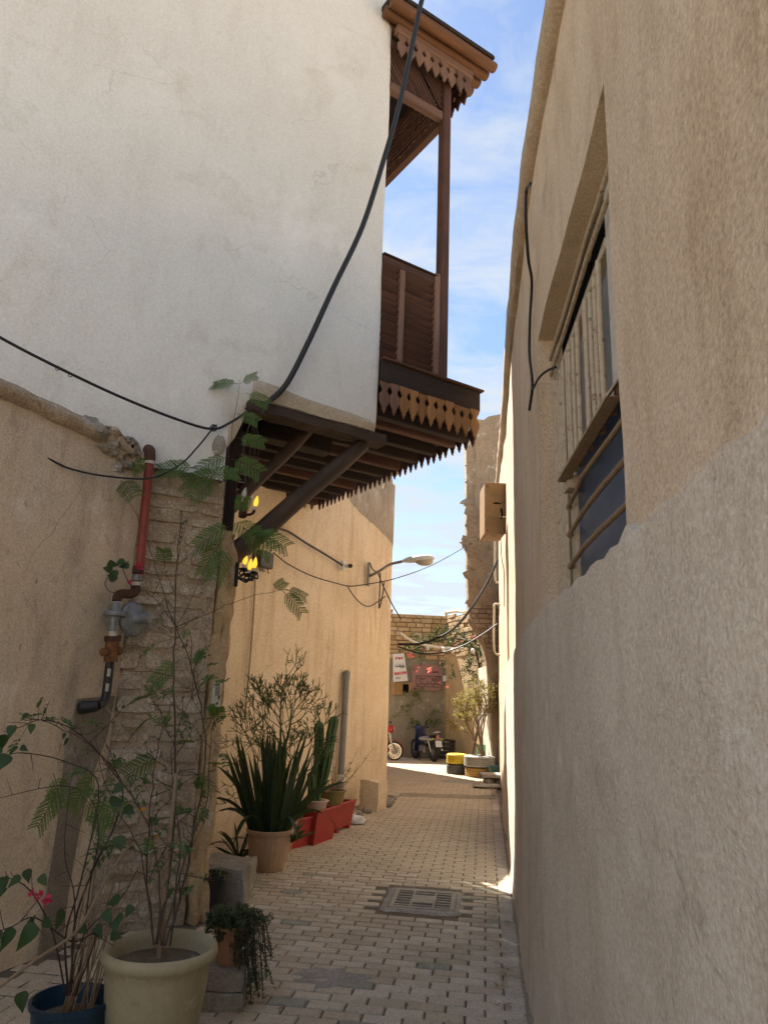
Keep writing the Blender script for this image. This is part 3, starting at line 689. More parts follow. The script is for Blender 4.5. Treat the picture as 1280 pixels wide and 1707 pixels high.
hung_cable('thin_wire', [Yd(834, 897, 9.9), Yd(836, 930, 9.9), FR(9.9, 3.4, -.03), FR(9.75, 2.9, -.03)], .006, m_black, 'thin dark wire dropping from the wooden bracket box')

# ================================================================ WHITE JETTIED BUILDING
wb_ = thing('white_building', 'whitewashed jettied building on a rough stone pier with timber lintel', 'building', W(-.3, .2, 0))
ss = frange(-4, .13, .18)[:-1]+frange(.13, 1.30, .15)+[1.36, 1.40, 1.42]
zz3 = [3.28, 3.5, 3.7, 3.9]+[4.10, 4.14, 4.2, 4.3]+frange(4.5, 11.5, .25)
def wface(s, z):
    zlo = 4.10+.012*ns(s, 0, 3, 3); z_ = zlo if abs(z-4.10) < 1e-6 and s > .12 else z
    if abs(z-3.28) < 1e-6: z_ = 3.30+.03*ns(s, 1, 8, 4)
    b = .012*ns(s, z_, 5, .8)+.004*ns(s, z_, 1, 3)
    if s > 1.35: b += .05*((s-1.35)/.07)**2*.6
    if s > .12 and z_ < 4.2: b += .02*((4.2-z_)/.1)**2
    return W(s+(.018*ns(z_, 0, 2, 1.1)+.008*ns(z_, 4, 1, 4.3) if s > 1.3 else 0), b-.02, z_)
bm_ = MB().grid(ss, zz3, wface, lambda s, z: s > .13 and z < 4.1)
bm_.grid([z for z in zz3 if z >= 4.1], [0, .05, .22], lambda z, b: wface(1.42, z) if b == 0 else W(1.43, b, z))
bm_.grid([z for z in zz3 if z >= 4.45], [.22, 4.2], lambda z, b: W(1.43, b, z))
bm_.grid([s for s in ss if s >= .129], [0, .05, .22], lambda s, b: wface(s, 4.10)+we*b+Vector((0, 0, -.004 if b else 0)))
bm_.grid([3.28, 3.5, 3.7, 3.9, 4.1], [0, .3], lambda z, b: wface(.13, z)+we*b)
bm_.build('wall', m_white, wb_, smooth=True, recalc=False)
MB().prism([W(-4, .03, 4.46), W(1.40, .08, 4.46), W(1.40, 4.2, 4.46), W(-4, 4.2, 4.46)], (0, 0, 7.0)).build('upper_mass', m_white, wb_)
MB().prism([W(-4, .06, 0), W(-.03, .06, 0), W(-.03, 2.0, 0), W(-4, 2.0, 0)], (0, 0, 4.13)).build('lower_mass', m_mortar, wb_)
def hemp(s, t):
    q = wface(s, 4.1 if t == 0 else 4.3); q.z = wface(s, 4.1).z; return q
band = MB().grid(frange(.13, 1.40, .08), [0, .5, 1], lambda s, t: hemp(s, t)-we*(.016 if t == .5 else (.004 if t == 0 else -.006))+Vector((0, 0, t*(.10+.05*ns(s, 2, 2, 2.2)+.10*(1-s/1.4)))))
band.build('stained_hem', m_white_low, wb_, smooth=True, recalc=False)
# eroded timber lintel under the jetty
li = MB(); sL = frange(.10, 1.55, .06); prof = [(0, .035), (0, .13), (.18, .13), (.18, .035), (0, .035)]
li.grid(sL, range(5), lambda s, i: W(s, .01+prof[i][0]+.015*ns(s, i, 1, 5), 3.965+prof[i][1]*1.0+(.022*ns(s, i % 4, 6, 6) if prof[i][1] < .1 else -.0)+.01*ns(s, 3, 3, 14)))
li.build('timber_lintel', m_beam, wb_, axis=wd, recalc=True)
# stone pier
pier = MB(); pier.grid(frange(-.68, 0, .085), frange(0, 3.32, .1), lambda s, z: W(s, .055+.024*ns(s, z, 1, 6), z))
pier.grid(frange(0, 3.32, .1), [0, .4], lambda z, b: W(0, .055+.024*ns(0, z, 1, 6)+b, z))
pr = pier.build('stone_pier', m_mortar, wb_, smooth=True, recalc=False)
random.seed(14); z = .05
while z < 3.18:
    h = R(.08, .17); s = -.66+R(-.08, .05)
    while s < -.04:
        l = R(.16, .46); s1 = min(s+l, -.005)
        if s1-s > .07 and random.random() > .06:
            n = 9; c = ((s+s1)/2, z+h/2); ro_ = []; ri = []; sd_ = R(0, 99); pk = R(-.02, .008)
            for k in range(n+3):
                a = 2*math.pi*k/(n+3); q = 1+.22*ns(math.cos(a)+sd_, math.sin(a), sd_, 1.4)
                sx = (abs(math.cos(a))**.4)*math.copysign(1, math.cos(a)); sz = (abs(math.sin(a))**.4)*math.copysign(1, math.sin(a))
                ro_.append(W(c[0]+sx*(s1-s-.025)/2*q, .085, c[1]+sz*(h-.03)/2*q)); ri.append(W(c[0]+sx*(s1-s-.025)/2*q*.9, .026-pk+R(-.006, .006), c[1]+sz*(h-.03)/2*q*.86))
            N_ = n+3; b = MB().add(ro_+ri+[W(c[0], .022-pk, c[1])], [(i, (i+1) % N_, N_+(i+1) % N_, N_+i) for i in range(N_)]+[(N_+i, N_+(i+1) % N_, 2*N_) for i in range(N_)])
            b.build('stone', m_stone, pr, smooth=True, recalc=False)
        s = s1+R(.005, .02)
    z += h+R(0, .015)
# mud quoin at the pier's edge
q_ = MB(); zq = frange(0, 2.9, .045); NQ = 20
def quo(z, k):
    a = 2*math.pi*k/NQ; cx_ = .09+.055*ns(z, 1, 1, 1.9); r = 1.05+.55*ns(math.cos(a)*1.2, math.sin(a)*1.2, z*2.2, 1.7)+.3*ns(math.cos(a)*3, math.sin(a)*3, z*6)
    return W(cx_+.085*math.cos(a)*r, .16+.13*math.sin(a)*r, z)
q_.grid(zq, range(NQ+1), lambda z, k: quo(z, k % NQ)); q_.build('mud_quoin', m_quoin, wb_, smooth=True)
# braces
for (s0, b0, z0, s1, b1, z1, r0, r1) in ((.06, .16, 2.62, 1.36, .13, 4.0, .09, .072), (.02, .55, 2.95, 1.0, .5, 4.22, .065, .055)):
    pts = [W(lerp(s0, s1, t)+.015*ns(t, s0, 2, 3), lerp(b0, b1, t), lerp(z0, z1, t)+.02*ns(t, 4, b0, 3)) for t in [i/10 for i in range(11)]]
    MB().tube(pts, [lerp(r0, r1, i/10)*(1+.08*ns(i, s0, 4, .7)) for i in range(11)], 14).build('brace_log', m_beam, wb_, axis=(pts[-1]-pts[0]), smooth=True)

for (s0, s1, b0, b1, z0, z1) in ((.0, .20, .30, .62, 2.9, 4.28), (.02, 1.3, .62, .80, 4.02, 4.28)):
    MB().box(W((s0+s1)/2, (b0+b1)/2, (z0+z1)/2), wd*((s1-s0)/2), we*((b1-b0)/2), Vector((0, 0, (z1-z0)/2)), .012).build('timber_corbel', m_wood_dk, wb_, axis=(wd if s1 > 1 else (0, 0, 1)))
# ================================================================ TIMBER BALCONY
bal = thing('timber_balcony', 'dark carved timber balcony with louvres, scalloped fringe and log roof', 'balcony', W(2.0, 1.5, 4.3))
ze = Vector((0, 0, 1))
def bx(name, s0, s1, b0, b1, z0, z1, mat, axis, bv=.006, par=None):
    c = W((s0+s1)/2, (b0+b1)/2, (z0+z1)/2)
    return MB().box(c, wd*((s1-s0)/2), we*((b1-b0)/2), ze*((z1-z0)/2), bv).build(name, mat, par or bal, axis=axis)
random.seed(3)
nj = 10
for i in range(nj):
    b = .26+i*.345
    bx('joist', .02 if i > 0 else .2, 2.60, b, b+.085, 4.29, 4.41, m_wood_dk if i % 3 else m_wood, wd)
s = .0
while s < 2.61:
    bx('deck_board', s+.0006, min(s+.2, 2.628)-.0006, .2, 3.6, 4.413, 4.44, m_wood_dk, we, .003); s += .2
bx('end_fascia', 1.44, 2.72, -.02, .07, 4.63, 4.86, m_wood_dk, wd, .01)
bx('end_ledge', 1.44, 2.75, -.05, .10, 4.862, 4.885, m_wood, wd, .005)
bx('side_fascia', 2.63, 2.72, .072, 3.65, 4.58, 4.86, m_wood_dk, we, .01)
bx('floor_edge', 1.45, 2.62, .072, .16, 4.30, 4.86, m_wood_dk, wd, .005)
SC = [(0, .5), (.12, .5), (.19, .36), (.27, .24), (.34, .30), (.40, .47), (.46, .5), (.60, .5), (.74, .34), (.82, .17), (.87, .19), (.93, .08), (1, 0.)]
def scallop(org, along, nrm, zt, h, w, mat, th=.018):
    L = [org+along*(-hw*w*.985)+ze*(zt-org.z-t*h) for t, hw in SC]; Rr = [org+along*(hw*w*.985)+ze*(zt-org.z-t*h) for t, hw in SC[-2::-1]]
    tw = R(-.008, .008); h = h+R(-.016, .012); w = w*R(.95, 1.0)
    return MB().prism([p+nrm*tw for p in L+Rr], nrm*th).build('scallop', mat, bal, axis=ze)
n_ = 11
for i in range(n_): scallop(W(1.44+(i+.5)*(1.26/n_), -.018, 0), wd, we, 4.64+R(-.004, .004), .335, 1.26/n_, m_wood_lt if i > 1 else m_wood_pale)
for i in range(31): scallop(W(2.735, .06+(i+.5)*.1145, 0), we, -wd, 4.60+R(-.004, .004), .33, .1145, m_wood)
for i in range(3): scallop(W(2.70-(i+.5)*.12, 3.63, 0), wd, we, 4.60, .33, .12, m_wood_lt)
# louvred parapet: end bays and the long side
def louvre(s0, s1, b0, b1, z0, z1, n, mat=m_wood):
    a, c = W(s0, b0, 0), W(s1, b1, 0); d = (c-a); L = d.length; d.normalize(); nn = Vector((d.y, -d.x, 0))
    for i in range(n):
        z = z0+(z1-z0)*(i+.5)/n; tilt = math.radians(38+R(-3, 3)); hv_ = ze*math.cos(tilt)-nn*math.sin(tilt)*-1
        MB().box((a+c)/2+ze*z, d*(L/2), hv_.normalized()*.047, hv_.cross(d).normalized()*.007, .002).build('louvre_slat', mat, bal, axis=d)
louvre(1.42, 1.635, .03, .03, 4.90, 5.97, 13); louvre(1.70, 2.085, .03, .03, 4.90, 5.97, 13)
bx('stile', 1.635, 1.70, -.01, .07, 4.887, 5.96, m_wood_pale, ze); bx('stile', 2.086, 2.158, -.015, .065, 4.887, 6.09, m_wood_pale, ze)
bx('top_rail', 1.42, 2.085, -.005, .07, 5.965, 6.045, m_wood, wd); bx('rail_cap', 1.42, 2.12, -.02, .085, 6.047, 6.07, m_wood_dk, wd)
for b in (.03, 1.55, 3.02): bx('post', 2.16, 2.27, b-.05, b+.06, 4.887, 8.86, m_wood, ze, .012)
for b0, b1 in ((.10, 1.49), (1.62, 2.96)):
    louvre(2.20, 2.20, b0, b1, 4.92, 5.95, 11); bx('side_rail', 2.17, 2.25, b0-.005, b1+.005, 5.97, 6.05, m_wood, we)
    bx('side_sill', 2.17, 2.25, b0-.005, b1+.005, 4.887, 4.93, m_wood, we)
# upper frieze: rails, lattice, scallops
bx('frieze_rail', 1.42, 2.155, -.01, .07, 8.13, 8.24, m_wood_pale, wd); bx('frieze_head', 1.42, 2.155, .0, .06, 8.74, 8.84, m_wood, wd)
for i in range(-4, 13):
    s0 = 1.42+i*.0575; pts = []
    a, c = W(s0, .03, 8.24), W(s0-.36, .03, 8.74)
    lo_, hi_ = 1.42, 2.155
    def clip(p, q):
        sp0, sp1 = (p-W0).dot(wd), (q-W0).dot(wd); t0, t1 = 0., 1.
        if sp0 > hi_: t0 = (sp0-hi_)/(sp0-sp1)
        if sp1 < lo_: t1 = (sp0-lo_)/(sp0-sp1)
        return (t0, t1) if t1-t0 > .06 else None
    cl = clip(a, c)
    if cl:
        p, q = lerp(a, c, cl[0]), lerp(a, c, cl[1]); d = (q-p); L = d.length; d.normalize()
        MB().box((p+q)/2, d*L/2, d.cross(we).normalized()*.013, we*.008, .002).build('lattice_slat', m_wood, bal, axis=d)
for i in range(1, 7):
    s0 = 2.155+i*.0575; a, c = W(s0, .03, 8.24), W(s0-.36, .03, 8.74); cl = clip(a, c)
    if cl:
        p, q = lerp(a, c, cl[0]), lerp(a, c, cl[1]); d = (q-p); L = d.length; d.normalize()
        MB().box((p+q)/2, d*L/2, d.cross(we).normalized()*.013, we*.008, .002).build('lattice_slat', m_wood, bal, axis=d)
bx('side_frieze_rail', 2.17, 2.26, .1, 2.97, 8.14, 8.23, m_wood, we); bx('side_frieze_head', 2.17, 2.26, .1, 2.97, 8.76, 8.86, m_wood, we)
for z in [8.28+.066*i for i in range(8)]: bx('lattice_rail', 2.205, 2.217, .1, 2.97, z, z+.03, m_wood, we, .002)
for i in range(26): bx('lattice_stile', 2.219, 2.231, .15+i*.11, .15+i*.11+.035, 8.232, 8.758, m_wood, ze, .002)
bx('cornice', 1.42, 2.52, -.12, -.03, 8.84, 8.955, m_wood_pale, wd, .012); bx('side_cornice', 2.43, 2.52, -.028, 3.1, 8.84, 8.955, m_wood, we, .012)
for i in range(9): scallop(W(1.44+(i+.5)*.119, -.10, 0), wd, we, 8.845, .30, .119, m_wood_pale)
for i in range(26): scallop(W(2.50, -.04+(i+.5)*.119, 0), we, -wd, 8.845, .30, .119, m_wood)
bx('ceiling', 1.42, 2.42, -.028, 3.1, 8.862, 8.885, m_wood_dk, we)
for i in range(25):
    b = -.24+i*.142; e1 = 2.72+R(-.025, .03); r = .064+R(-.006, .006)
    pts = [W(lerp(1.25, e1, t), b+.008*ns(t, i, 1, 3), 9.022+.006*ns(t, i, 5, 2)) for t in (0, .25, .5, .75, .985, 1)]
    MB().tube(pts, [r, r, r*.98, r*.96, r*.94, r*.86], 14).build('roof_log', m_log, bal, axis=wd, smooth=True)
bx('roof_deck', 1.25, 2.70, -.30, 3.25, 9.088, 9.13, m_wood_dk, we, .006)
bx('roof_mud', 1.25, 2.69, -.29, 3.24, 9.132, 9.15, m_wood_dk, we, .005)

# ================================================================ GARDEN WALL
gw_ = thing('garden_wall', 'weathered beige garden wall with stains and a rubble coping', 'wall', g0-gd*2)
def gface(t, z): return g0-gd*t+gn*(.016*ns(t, z, 3, 1.2)+.006*ns(t, z, 8, 4))+ze*z
ts = frange(-.06, 5.2, .12); gz = frange(0, 3.34, .14)
MB().grid(ts, gz, gface).build('wall', m_garden, gw_, smooth=True, recalc=False)
MB().prism([g0-gd*-.06-gn*.04, g0-gd*5.2-gn*.04, g0-gd*5.2-gn*.28, g0-gd*-.06-gn*.28], (0, 0, 3.3)).build('core', m_mortar, gw_)
cp = MB(); tcs = frange(.18, 5.2, .07); NC = 12
def cpf(t, k):
    a = math.pi*2*k/NC; r = .085*(1+.22*ns(t*5, math.cos(a)*1.3, math.sin(a)*1.3)+.15*ns(t*14, k % NC, 2))
    return g0-gd*t+gn*(-.03+1.25*r*math.cos(a))+ze*(3.37+.02*ns(t, 1, 1, 1.5)+.75*r*math.sin(a))
cp.grid(tcs, range(NC+1), lambda t, k: cpf(t, k % NC)); cp.build('rubble_coping', m_mortar, gw_, smooth=True)
random.seed(31)
for (px, py, r, ax_) in ((150, 716, .10, 1.5), (178, 728, .10, 1.2), (200, 738, .09, 1.3), (215, 752, .085, 1.), (188, 752, .10, 1.1), (170, 742, .09, 1.3), (205, 775, .08, .9), (222, 790, .06, .8), (192, 778, .07, 1.), (228, 765, .055, 1.)):
    q = GWp(px, py, -.03); b = MB().blob(q, r*ax_, r, r*.72, 16, .75, R(0, 50), 1.9); b.build('rubble_stone', m_block if random.random() < .5 else m_mortar, gw_)
MB().blob(GWp(217, 745, .045), .03, .03, .022, 10, .5, 3).build('hole_shade', m_dark, gw_)  # black lump stands for the shade inside a hole
pts = [(128, 1165), (190, 1160), (178, 1225), (150, 1300), (130, 1390), (112, 1490), (96, 1640), (58, 1640), (78, 1480), (94, 1380), (108, 1260)]
MB().prism([GWp(x, y, .004) for x, y in pts], gn*.012).build('cement_patch', m_wetcement, gw_)

# ================================================================ MID BUILDING
mb_ = thing('golden_building', 'tall golden plastered building with grey weathered upper corner behind the plants', 'building', MW(3, 0))
ULEN = 5.5
us = frange(-1.25, .74, .17)[:-1]+[.74]+frange(.76, 2.33, .157)+frange(2.35, 4.9, .2)[:-1]+[4.9, 5.08, 5.2, 5.3, 5.38, 5.44, 5.48, 5.5]
def mtop(u): return 4.05 if u < .75 else (4.405 if u < 2.34 else (5.35 if u < 4.89 else (5.78 if u < 5.1 else 5.56)))
def mface(u, t, off=0.):
    z = t*mtop(u); cor = -.16*max(0, (u-5.2)/.3)**2
    return MW(u, z, off+cor+.02*ns(u, z, 2, .7)+.006*ns(u, z, 5, 3)-.006*z)+md*(.03*ns(z, 3, 1, .9) if u > 5.3 else 0)
mm = MB().grid(us, frange(0, 1, .045), mface)
mm.grid(frange(0, 1, .045), [0, .5, 3], lambda t, b: mface(5.5, t)-mn*b-md*.02*b)
mm.build('wall', m_mid, mb_, smooth=True, recalc=False)
MB().prism([MW(2.36, 0, -.12), MW(5.42, 0, -.22), MW(5.40, 0, -3.0), MW(2.36, 0, -3.0)], (0, 0, 5.3)).build('mass', m_mid_grey, mb_)
MB().prism([MW(-1.25, 0, -.10), MW(2.35, 0, -.10), MW(2.35, 0, -2.0), MW(-1.25, 0, -2.0)], (0, 0, 4.0)).build('low_mass', m_mid_grey, mb_)
MB().prism([MW(4.9, 5.3, -.02), MW(5.12, 5.3, -.02), MW(5.12, 5.3, -.5), MW(4.9, 5.3, -.5)], (0, 0, .44)).build('parapet_stub', m_mid_grey, mb_)
for i in range(4):
    MB().box(MW(4.95+.02*i, 5.70+.03*i, .02+.02*i), md*.12, ze*.014, mn*.10, .005).build('cornice_board', m_pier, mb_)
# grey weathered zone: an older, slightly proud coat with a ragged lower edge
gz_pts = [(586, 745), (586, 835), (600, 852), (618, 868), (632, 880), (645, 893), (655, 906), (662, 922), (671, 935)]
edge = [(((Vp(x, y, mL, mR)-mL).dot(md)), Vp(x, y, mL, mR).z) for x, y in gz_pts[1:]]
gmb = MB(); gu = frange(edge[0][0], 5.47, .07)
def zlow(u): return interp(u, edge)+.03*ns(u, 0, 1, 6)
gmb.grid(gu, [0, .1, .3, .6, 1], lambda u, t: mface(u, lerp(zlow(u), mtop(u), t)/mtop(u), .018 if t > 0 else .004))
gmb.build('grey_upper_coat', m_mid_grey, mb_, smooth=True, recalc=False)
# unseen block added behind it to cast shade on the far court
hb = thing('court_shade_block', 'unseen sandy block added beyond the golden wall to shade the far court', 'building', (-3, 17, 0))
MB().prism([(-6, 16.0, 0), (-.10, 16.0, 0), (.08, 19.5, 0), (-6, 19.7, 0)], (0, 0, 6.0)).build('wall', m_farplaster, hb)
MB().prism([(-6, 13.9, 0), (.10, 13.45, 0), (.02, 15.94, 0), (-6, 15.94, 0)], (0, 0, 5.2)).build('shade_infill', m_farplaster, hb)  # added infill, keeps the sun wedge off the alley floor
MB().prism([(-6.05, 15.95, 6.002), (-.07, 15.95, 6.002), (.12, 19.55, 6.002), (-6.05, 19.75, 6.002)], (0, 0, .12)).build('roof_slab', m_mid_grey, hb)

# ================================================================ FAR COURT: walls, ruin, signs
FA, FB, FC = Vector((-2.2, 22.5, 0)), Vector((2.14, 22.8, 0)), Vector((3.15, 19.3, 0))
fwl = thing('court_wall', 'old brick court wall, its lower half coated with dark grey cement', 'wall', (FA+FB)/2)
fdl = (FB-FA).normalized(); fnl = Vector((fdl.y, -fdl.x, 0)); LL = (FB-FA).length
fwr = thing('court_wall', 'sunlit ochre brick court wall turning towards the ruined arch', 'wall', (FB+FC)/2)
fdr = (FC-FB).normalized(); fnr = Vector((fdr.y, -fdr.x, 0)); LR = (FC-FB).length
def ftop(u): return 4.22+.10*ns(u, 0, 1, 1.1)+.035*(u-3)
MB().prism([FA, FB, FB-fnl*.4, FA-fnl*.4], (0, 0, 4.27)).build('backing', m_farmortar, fwl)
MB().prism([FB+Vector((0, 0, 0)), FC, FC-fnr*.4, FB-fnr*.4], (0, 0, 4.2)).build('backing', m_farmortar, fwr)
random.seed(77)
def courses(A, d, n, L, z0, zt, par, u0=0.):
    z = z0; r = 0
    while z < zt:
        h = R(.125, .155); u = u0-R(0, .2)
        while u < L:
            l = R(.22, .42); a, b = max(u, u0), min(u+l, L)
            if b-a > .06 and random.random() > .03 and z+h < zt+.2*ns(u, r, 2, 1.3)+.10:
                MB().box(A+d*((a+b)/2)+n*(.02+R(-.012, .016))+ze*(z+h/2), d*((b-a)/2-.009), ze*(h/2-.009), n*.045, .012).build('brick', m_farbrick, par)
            u += l
        z += h; r += 1
courses(FA, fdl, fnl, LL, 2.88, 4.32, fwl, 2.5); courses(FB, fdr, fnr, LR-.4, 2.95, 4.25, fwr)
MB().grid(frange(0, LL, .3), frange(0, 2.9, .3), lambda u, z: FA+fdl*u+fnl*(.055+.02*ns(u, z, 1, 1.1)+(.0 if z < 2.8 else -.03))+ze*z).build('cement_coat', m_farcement, fwl, smooth=True, recalc=False)
MB().grid(frange(0, LR, .3), frange(0, 2.96, .3), lambda u, z: FB+fdr*u+fnr*(.05+.025*ns(u, z, 4, 1.2))+ze*z).build('plaster_coat', m_farplaster, fwr, smooth=True, recalc=False)
MB().tube(catmull([FB+fdr*.1+fnr*.05+ze*4.38, FB+fdr*.8+ze*4.35, FB+fdr*1.8+ze*4.2]), .05, 7).build('capping', m_jamb, fwr, smooth=True)
def FL(px, py, off=.06): return Vp(px, py, FA+fnl*off, FB+fnl*off)
# ruined arch pier
rp = thing('ruined_pier', 'tall ruined pier with flaking plaster and the stump of an arch', 'ruin', (2.9, 17.7, 0))
YP = 17.45
def PP(px, py): return Yd(px, py, YP)
outl = [(836, 1300), (822, 1297), (820, 1240), (818, 1180), (814, 1130), (809, 1095), (803, 1070), (795, 1052), (786, 1040), (781, 1030), (779, 960), (778, 880), (777, 800), (777, 740), (780, 712), (790, 698), (806, 700), (814, 694), (836, 690)]
pts = [PP(*p) for p in outl]; pts = [p+Vector((.02*ns(p.z, 0, 1, 2.3), 0, 0)) for p in pts]
MB().prism(pts+[Vector((3.6, YP, pts[-1].z)), Vector((3.6, YP, 0))], (0, .38, 0)).build('wall', m_pier, rp)
co = [(792, 716), (800, 712), (836, 704), (836, 1000), (818, 1012), (800, 1006), (796, 960), (792, 900), (797, 860), (790, 830), (793, 780)]
MB().prism([PP(*p)+Vector((0, -.03, 0)) for p in co], (0, .025, 0)).build('plaster_skin', m_pier, rp)
MB().prism([PP(822, 1297)+Vector((-.02, .02, 0)), PP(812, 1110)+Vector((-.02, .02, 0)), PP(812, 1110)+Vector((.3, .02, 0)), PP(830, 1297)+Vector((.2, .02, 0))], (0, 1.7, 0)).build('white_jamb', m_jamb, rp)
random.seed(18)
for i in range(46):
    q = PP(R(784, 834), R(715, 1005)); MB().blob(q+Vector((0, .0, 0)), R(.10, .26), R(.025, .05), R(.08, .2), 12, .8, R(0, 90), 1.8).build('plaster_flake', m_pier, rp)
random.seed(8)
for r in range(10):
    zc = lerp(PP(815, 1012).z, PP(815, 1085).z, r/9)
    x0 = interp(zc, sorted([(PP(*p).z, PP(*p).x) for p in outl[2:10]]))+.05; x = x0-R(0, .1)
    while x < 2.95:
        l = R(.16, .3); a, b = max(x, x0), min(x+l, 2.98)
        if b-a > .05: MB().box(((a+b)/2, YP-.015+R(-.012, .012), zc), ((b-a)/2-.01, 0, 0), (0, .03, 0), (0, 0, .048), .01).build('brick', m_pierbrick, rp)
        x += l
for r in range(14):
    zc = .3+r*.19
    MB().box((2.94+R(-.03, .03), YP-.012, zc), (R(.06, .12), 0, 0), (0, .03, 0), (0, 0, R(.04, .075)), .012).build('brick', m_pierbrick, rp)

# signs --------------------------------------------------------------
AR = {'ک': (0xFB8E, 0xFB8F, 0xFB90, 0xFB91), 'ا': (0xFE8D, 0xFE8E, 0, 0), 'ف': (0xFED1, 0xFED2, 0xFED3, 0xFED4), 'ه': (0xFEE9, 0xFEEA, 0xFEEB, 0xFEEC), 'م': (0xFEE1, 0xFEE2, 0xFEE3, 0xFEE4),
      'و': (0xFEED, 0xFEEE, 0, 0), 'ز': (0xFEAF, 0xFEB0, 0, 0), 'ر': (0xFEAD, 0xFEAE, 0, 0), 'س': (0xFEB1, 0xFEB2, 0xFEB3, 0xFEB4), 'ع': (0xFEC9, 0xFECA, 0xFECB, 0xFECC), 'ل': (0xFEDD, 0xFEDE, 0xFEDF, 0xFEE0),
      'ی': (0xFBFC, 0xFBFD, 0xFBFE, 0xFBFF), 'ب': (0xFE8F, 0xFE90, 0xFE91, 0xFE92), 'ش': (0xFEB5, 0xFEB6, 0xFEB7, 0xFEB8), 'ن': (0xFEE5, 0xFEE6, 0xFEE7, 0xFEE8), 'ق': (0xFED5, 0xFED6, 0xFED7, 0xFED8), 'خ': (0xFEA5, 0xFEA6, 0xFEA7, 0xFEA8), 'ت': (0xFE95, 0xFE96, 0xFE97, 0xFE98)}
def shape(t):
    out = []
    for i, c in enumerate(t):
        if c not in AR: out.append(c); continue
        pj = i > 0 and t[i-1] in AR and AR[t[i-1]][2] != 0; nj_ = i+1 < len(t) and t[i+1] in AR and AR[c][2] != 0
        out.append(chr(AR[c][(3 if nj_ else 1) if pj else (2 if nj_ else 0)]))
    return ''.join(reversed(out))
def lettering(text, p, d, h, width, mat, par, nrm, bold=.0):
    cu = bpy.data.curves.new('lettering', 'FONT'); cu.body = text; cu.size = 1; cu.extrude = 0; cu.offset = bold; cu.align_x = 'CENTER'; cu.align_y = 'CENTER'
    o = bpy.data.objects.new('lettering_tmp', cu); C.objects.link(o)
    dg_ = bpy.context.evaluated_depsgraph_get(); me = bpy.data.meshes.new_from_object(o.evaluated_get(dg_)); bpy.data.objects.remove(o)
    xs = [v.co.x for v in me.vertices]; yz = [v.co.y for v in me.vertices]
    if not xs: return None
    cx0, cy0 = (max(xs)+min(xs))/2, (max(yz)+min(yz))/2; kx = width/max(.01, max(xs)-min(xs)); ky = h/max(.01, max(yz)-min(yz))
    org = Vector(p)
    for v_ in me.vertices: v_.co = d*((v_.co.x-cx0)*kx)+ze*((v_.co.y-cy0)*ky)
    me.materials.clear(); me.materials.append(mat); me.name = 'lettering'
    o = bpy.data.objects.new('lettering', me); C.objects.link(o); o.parent = par; o.location = org+nrm*.004-wpos(par)
    return o
ms = thing('cafe_sign', 'mauve cafe sign board with two lines of black Persian lettering', 'sign', FL(711, 1150, .10))
c4 = [FL(686, 1107, .10), FL(737, 1109, .10), FL(737, 1152, .10), FL(687, 1151, .10)]
ch = [FL(686, 1111, .10), FL(690, 1107, .10), FL(733, 1108, .10), FL(737, 1112, .10), FL(737, 1148, .10), FL(734, 1152, .10), FL(690, 1151, .10), FL(686, 1147, .10)]
MB().prism(ch, -fnl*.03).build('board', m_mauve, ms)
def SB(u, v): return lerp(lerp(c4[0], c4[1], u), lerp(c4[3], c4[2], u), v)
def bar(u0, v0, u1, v1, t=.008):
    a, b = SB(u0, v0)+fnl*.003, SB(u1, v1)+fnl*.003; d = (b-a).normalized(); MB().box((a+b)/2, d*((b-a).length/2), d.cross(fnl)*t, fnl*.002).build('border_line', m_inkblack, ms)
bar(.14, .44, .95, .44); bar(.14, .85, .95, .85); bar(.14, .45, .14, .84); bar(.95, .45, .95, .84); bar(.45, .29, .88, .27, .016)
w_ = (c4[1]-c4[0]).length; h_ = abs(c4[0].z-c4[3].z)
lettering(shape('کافه'), SB(.79, .535), fdl, h_*.19, w_*.29, m_inkblack, ms, fnl, .012); lettering(shape('سوزه'), SB(.30, .535), fdl, h_*.19, w_*.27, m_inkblack, ms, fnl, .012)
lettering('.-', SB(.53, .52), fdl, h_*.05, w_*.10, m_inkblack, ms, fnl, .01)
lettering(shape('سفره'), SB(.77, .72), fdl, h_*.18, w_*.32, m_inkblack, ms, fnl, .012); lettering(shape('علیباش'), SB(.37, .72), fdl, h_*.18, w_*.42, m_inkblack, ms, fnl, .012)
for u, v in ((.07, .2), (.08, .93), (.93, .95)): MB().blob(SB(u, v)+fnl*.008, .02, .012, .02, 8, .1).build('bolt', m_inkblack, ms)
bn = thing('banner', 'white vinyl banner with red and black Persian lettering beside the golden wall', 'banner', FL(670, 1137, .25))
b4 = [FL(655, 1090, .22), FL(673.5, 1089, .22), FL(680, 1135, .25), FL(655, 1137, .25)]
MB().add(b4+[p-fnl*.006 for p in b4], [(0, 1, 2, 3), (4, 7, 6, 5), (0, 4, 5, 1), (1, 5, 6, 2), (2, 6, 7, 3), (3, 7, 4, 0)]).build('sheet', m_bannerwhite, bn)
def BN(u, v): return lerp(lerp(b4[0], b4[1], u), lerp(b4[3], b4[2], u), v)+fnl*.012
bw = (b4[1]-b4[0]).length; bh = abs(b4[0].z-b4[3].z)
lettering(shape('نوم'), BN(.50, .17), fdl, bh*.12, bw*.72, m_inkred, bn, fnl, .03)
lettering(shape('بلیقت'), BN(.52, .44), fdl, bh*.17, bw*.80, m_inkblack, bn, fnl, .03)
q = [BN(.10, .665), BN(.93, .655), BN(.94, .745), BN(.10, .755)]; MB().prism(q, fnl*.003).build('red_band', m_inkred, bn)
lettering('01-29918', BN(.52, .705)+fnl*.004, fdl, bh*.06, bw*.74, m_bannerwhite, bn, fnl, .015)
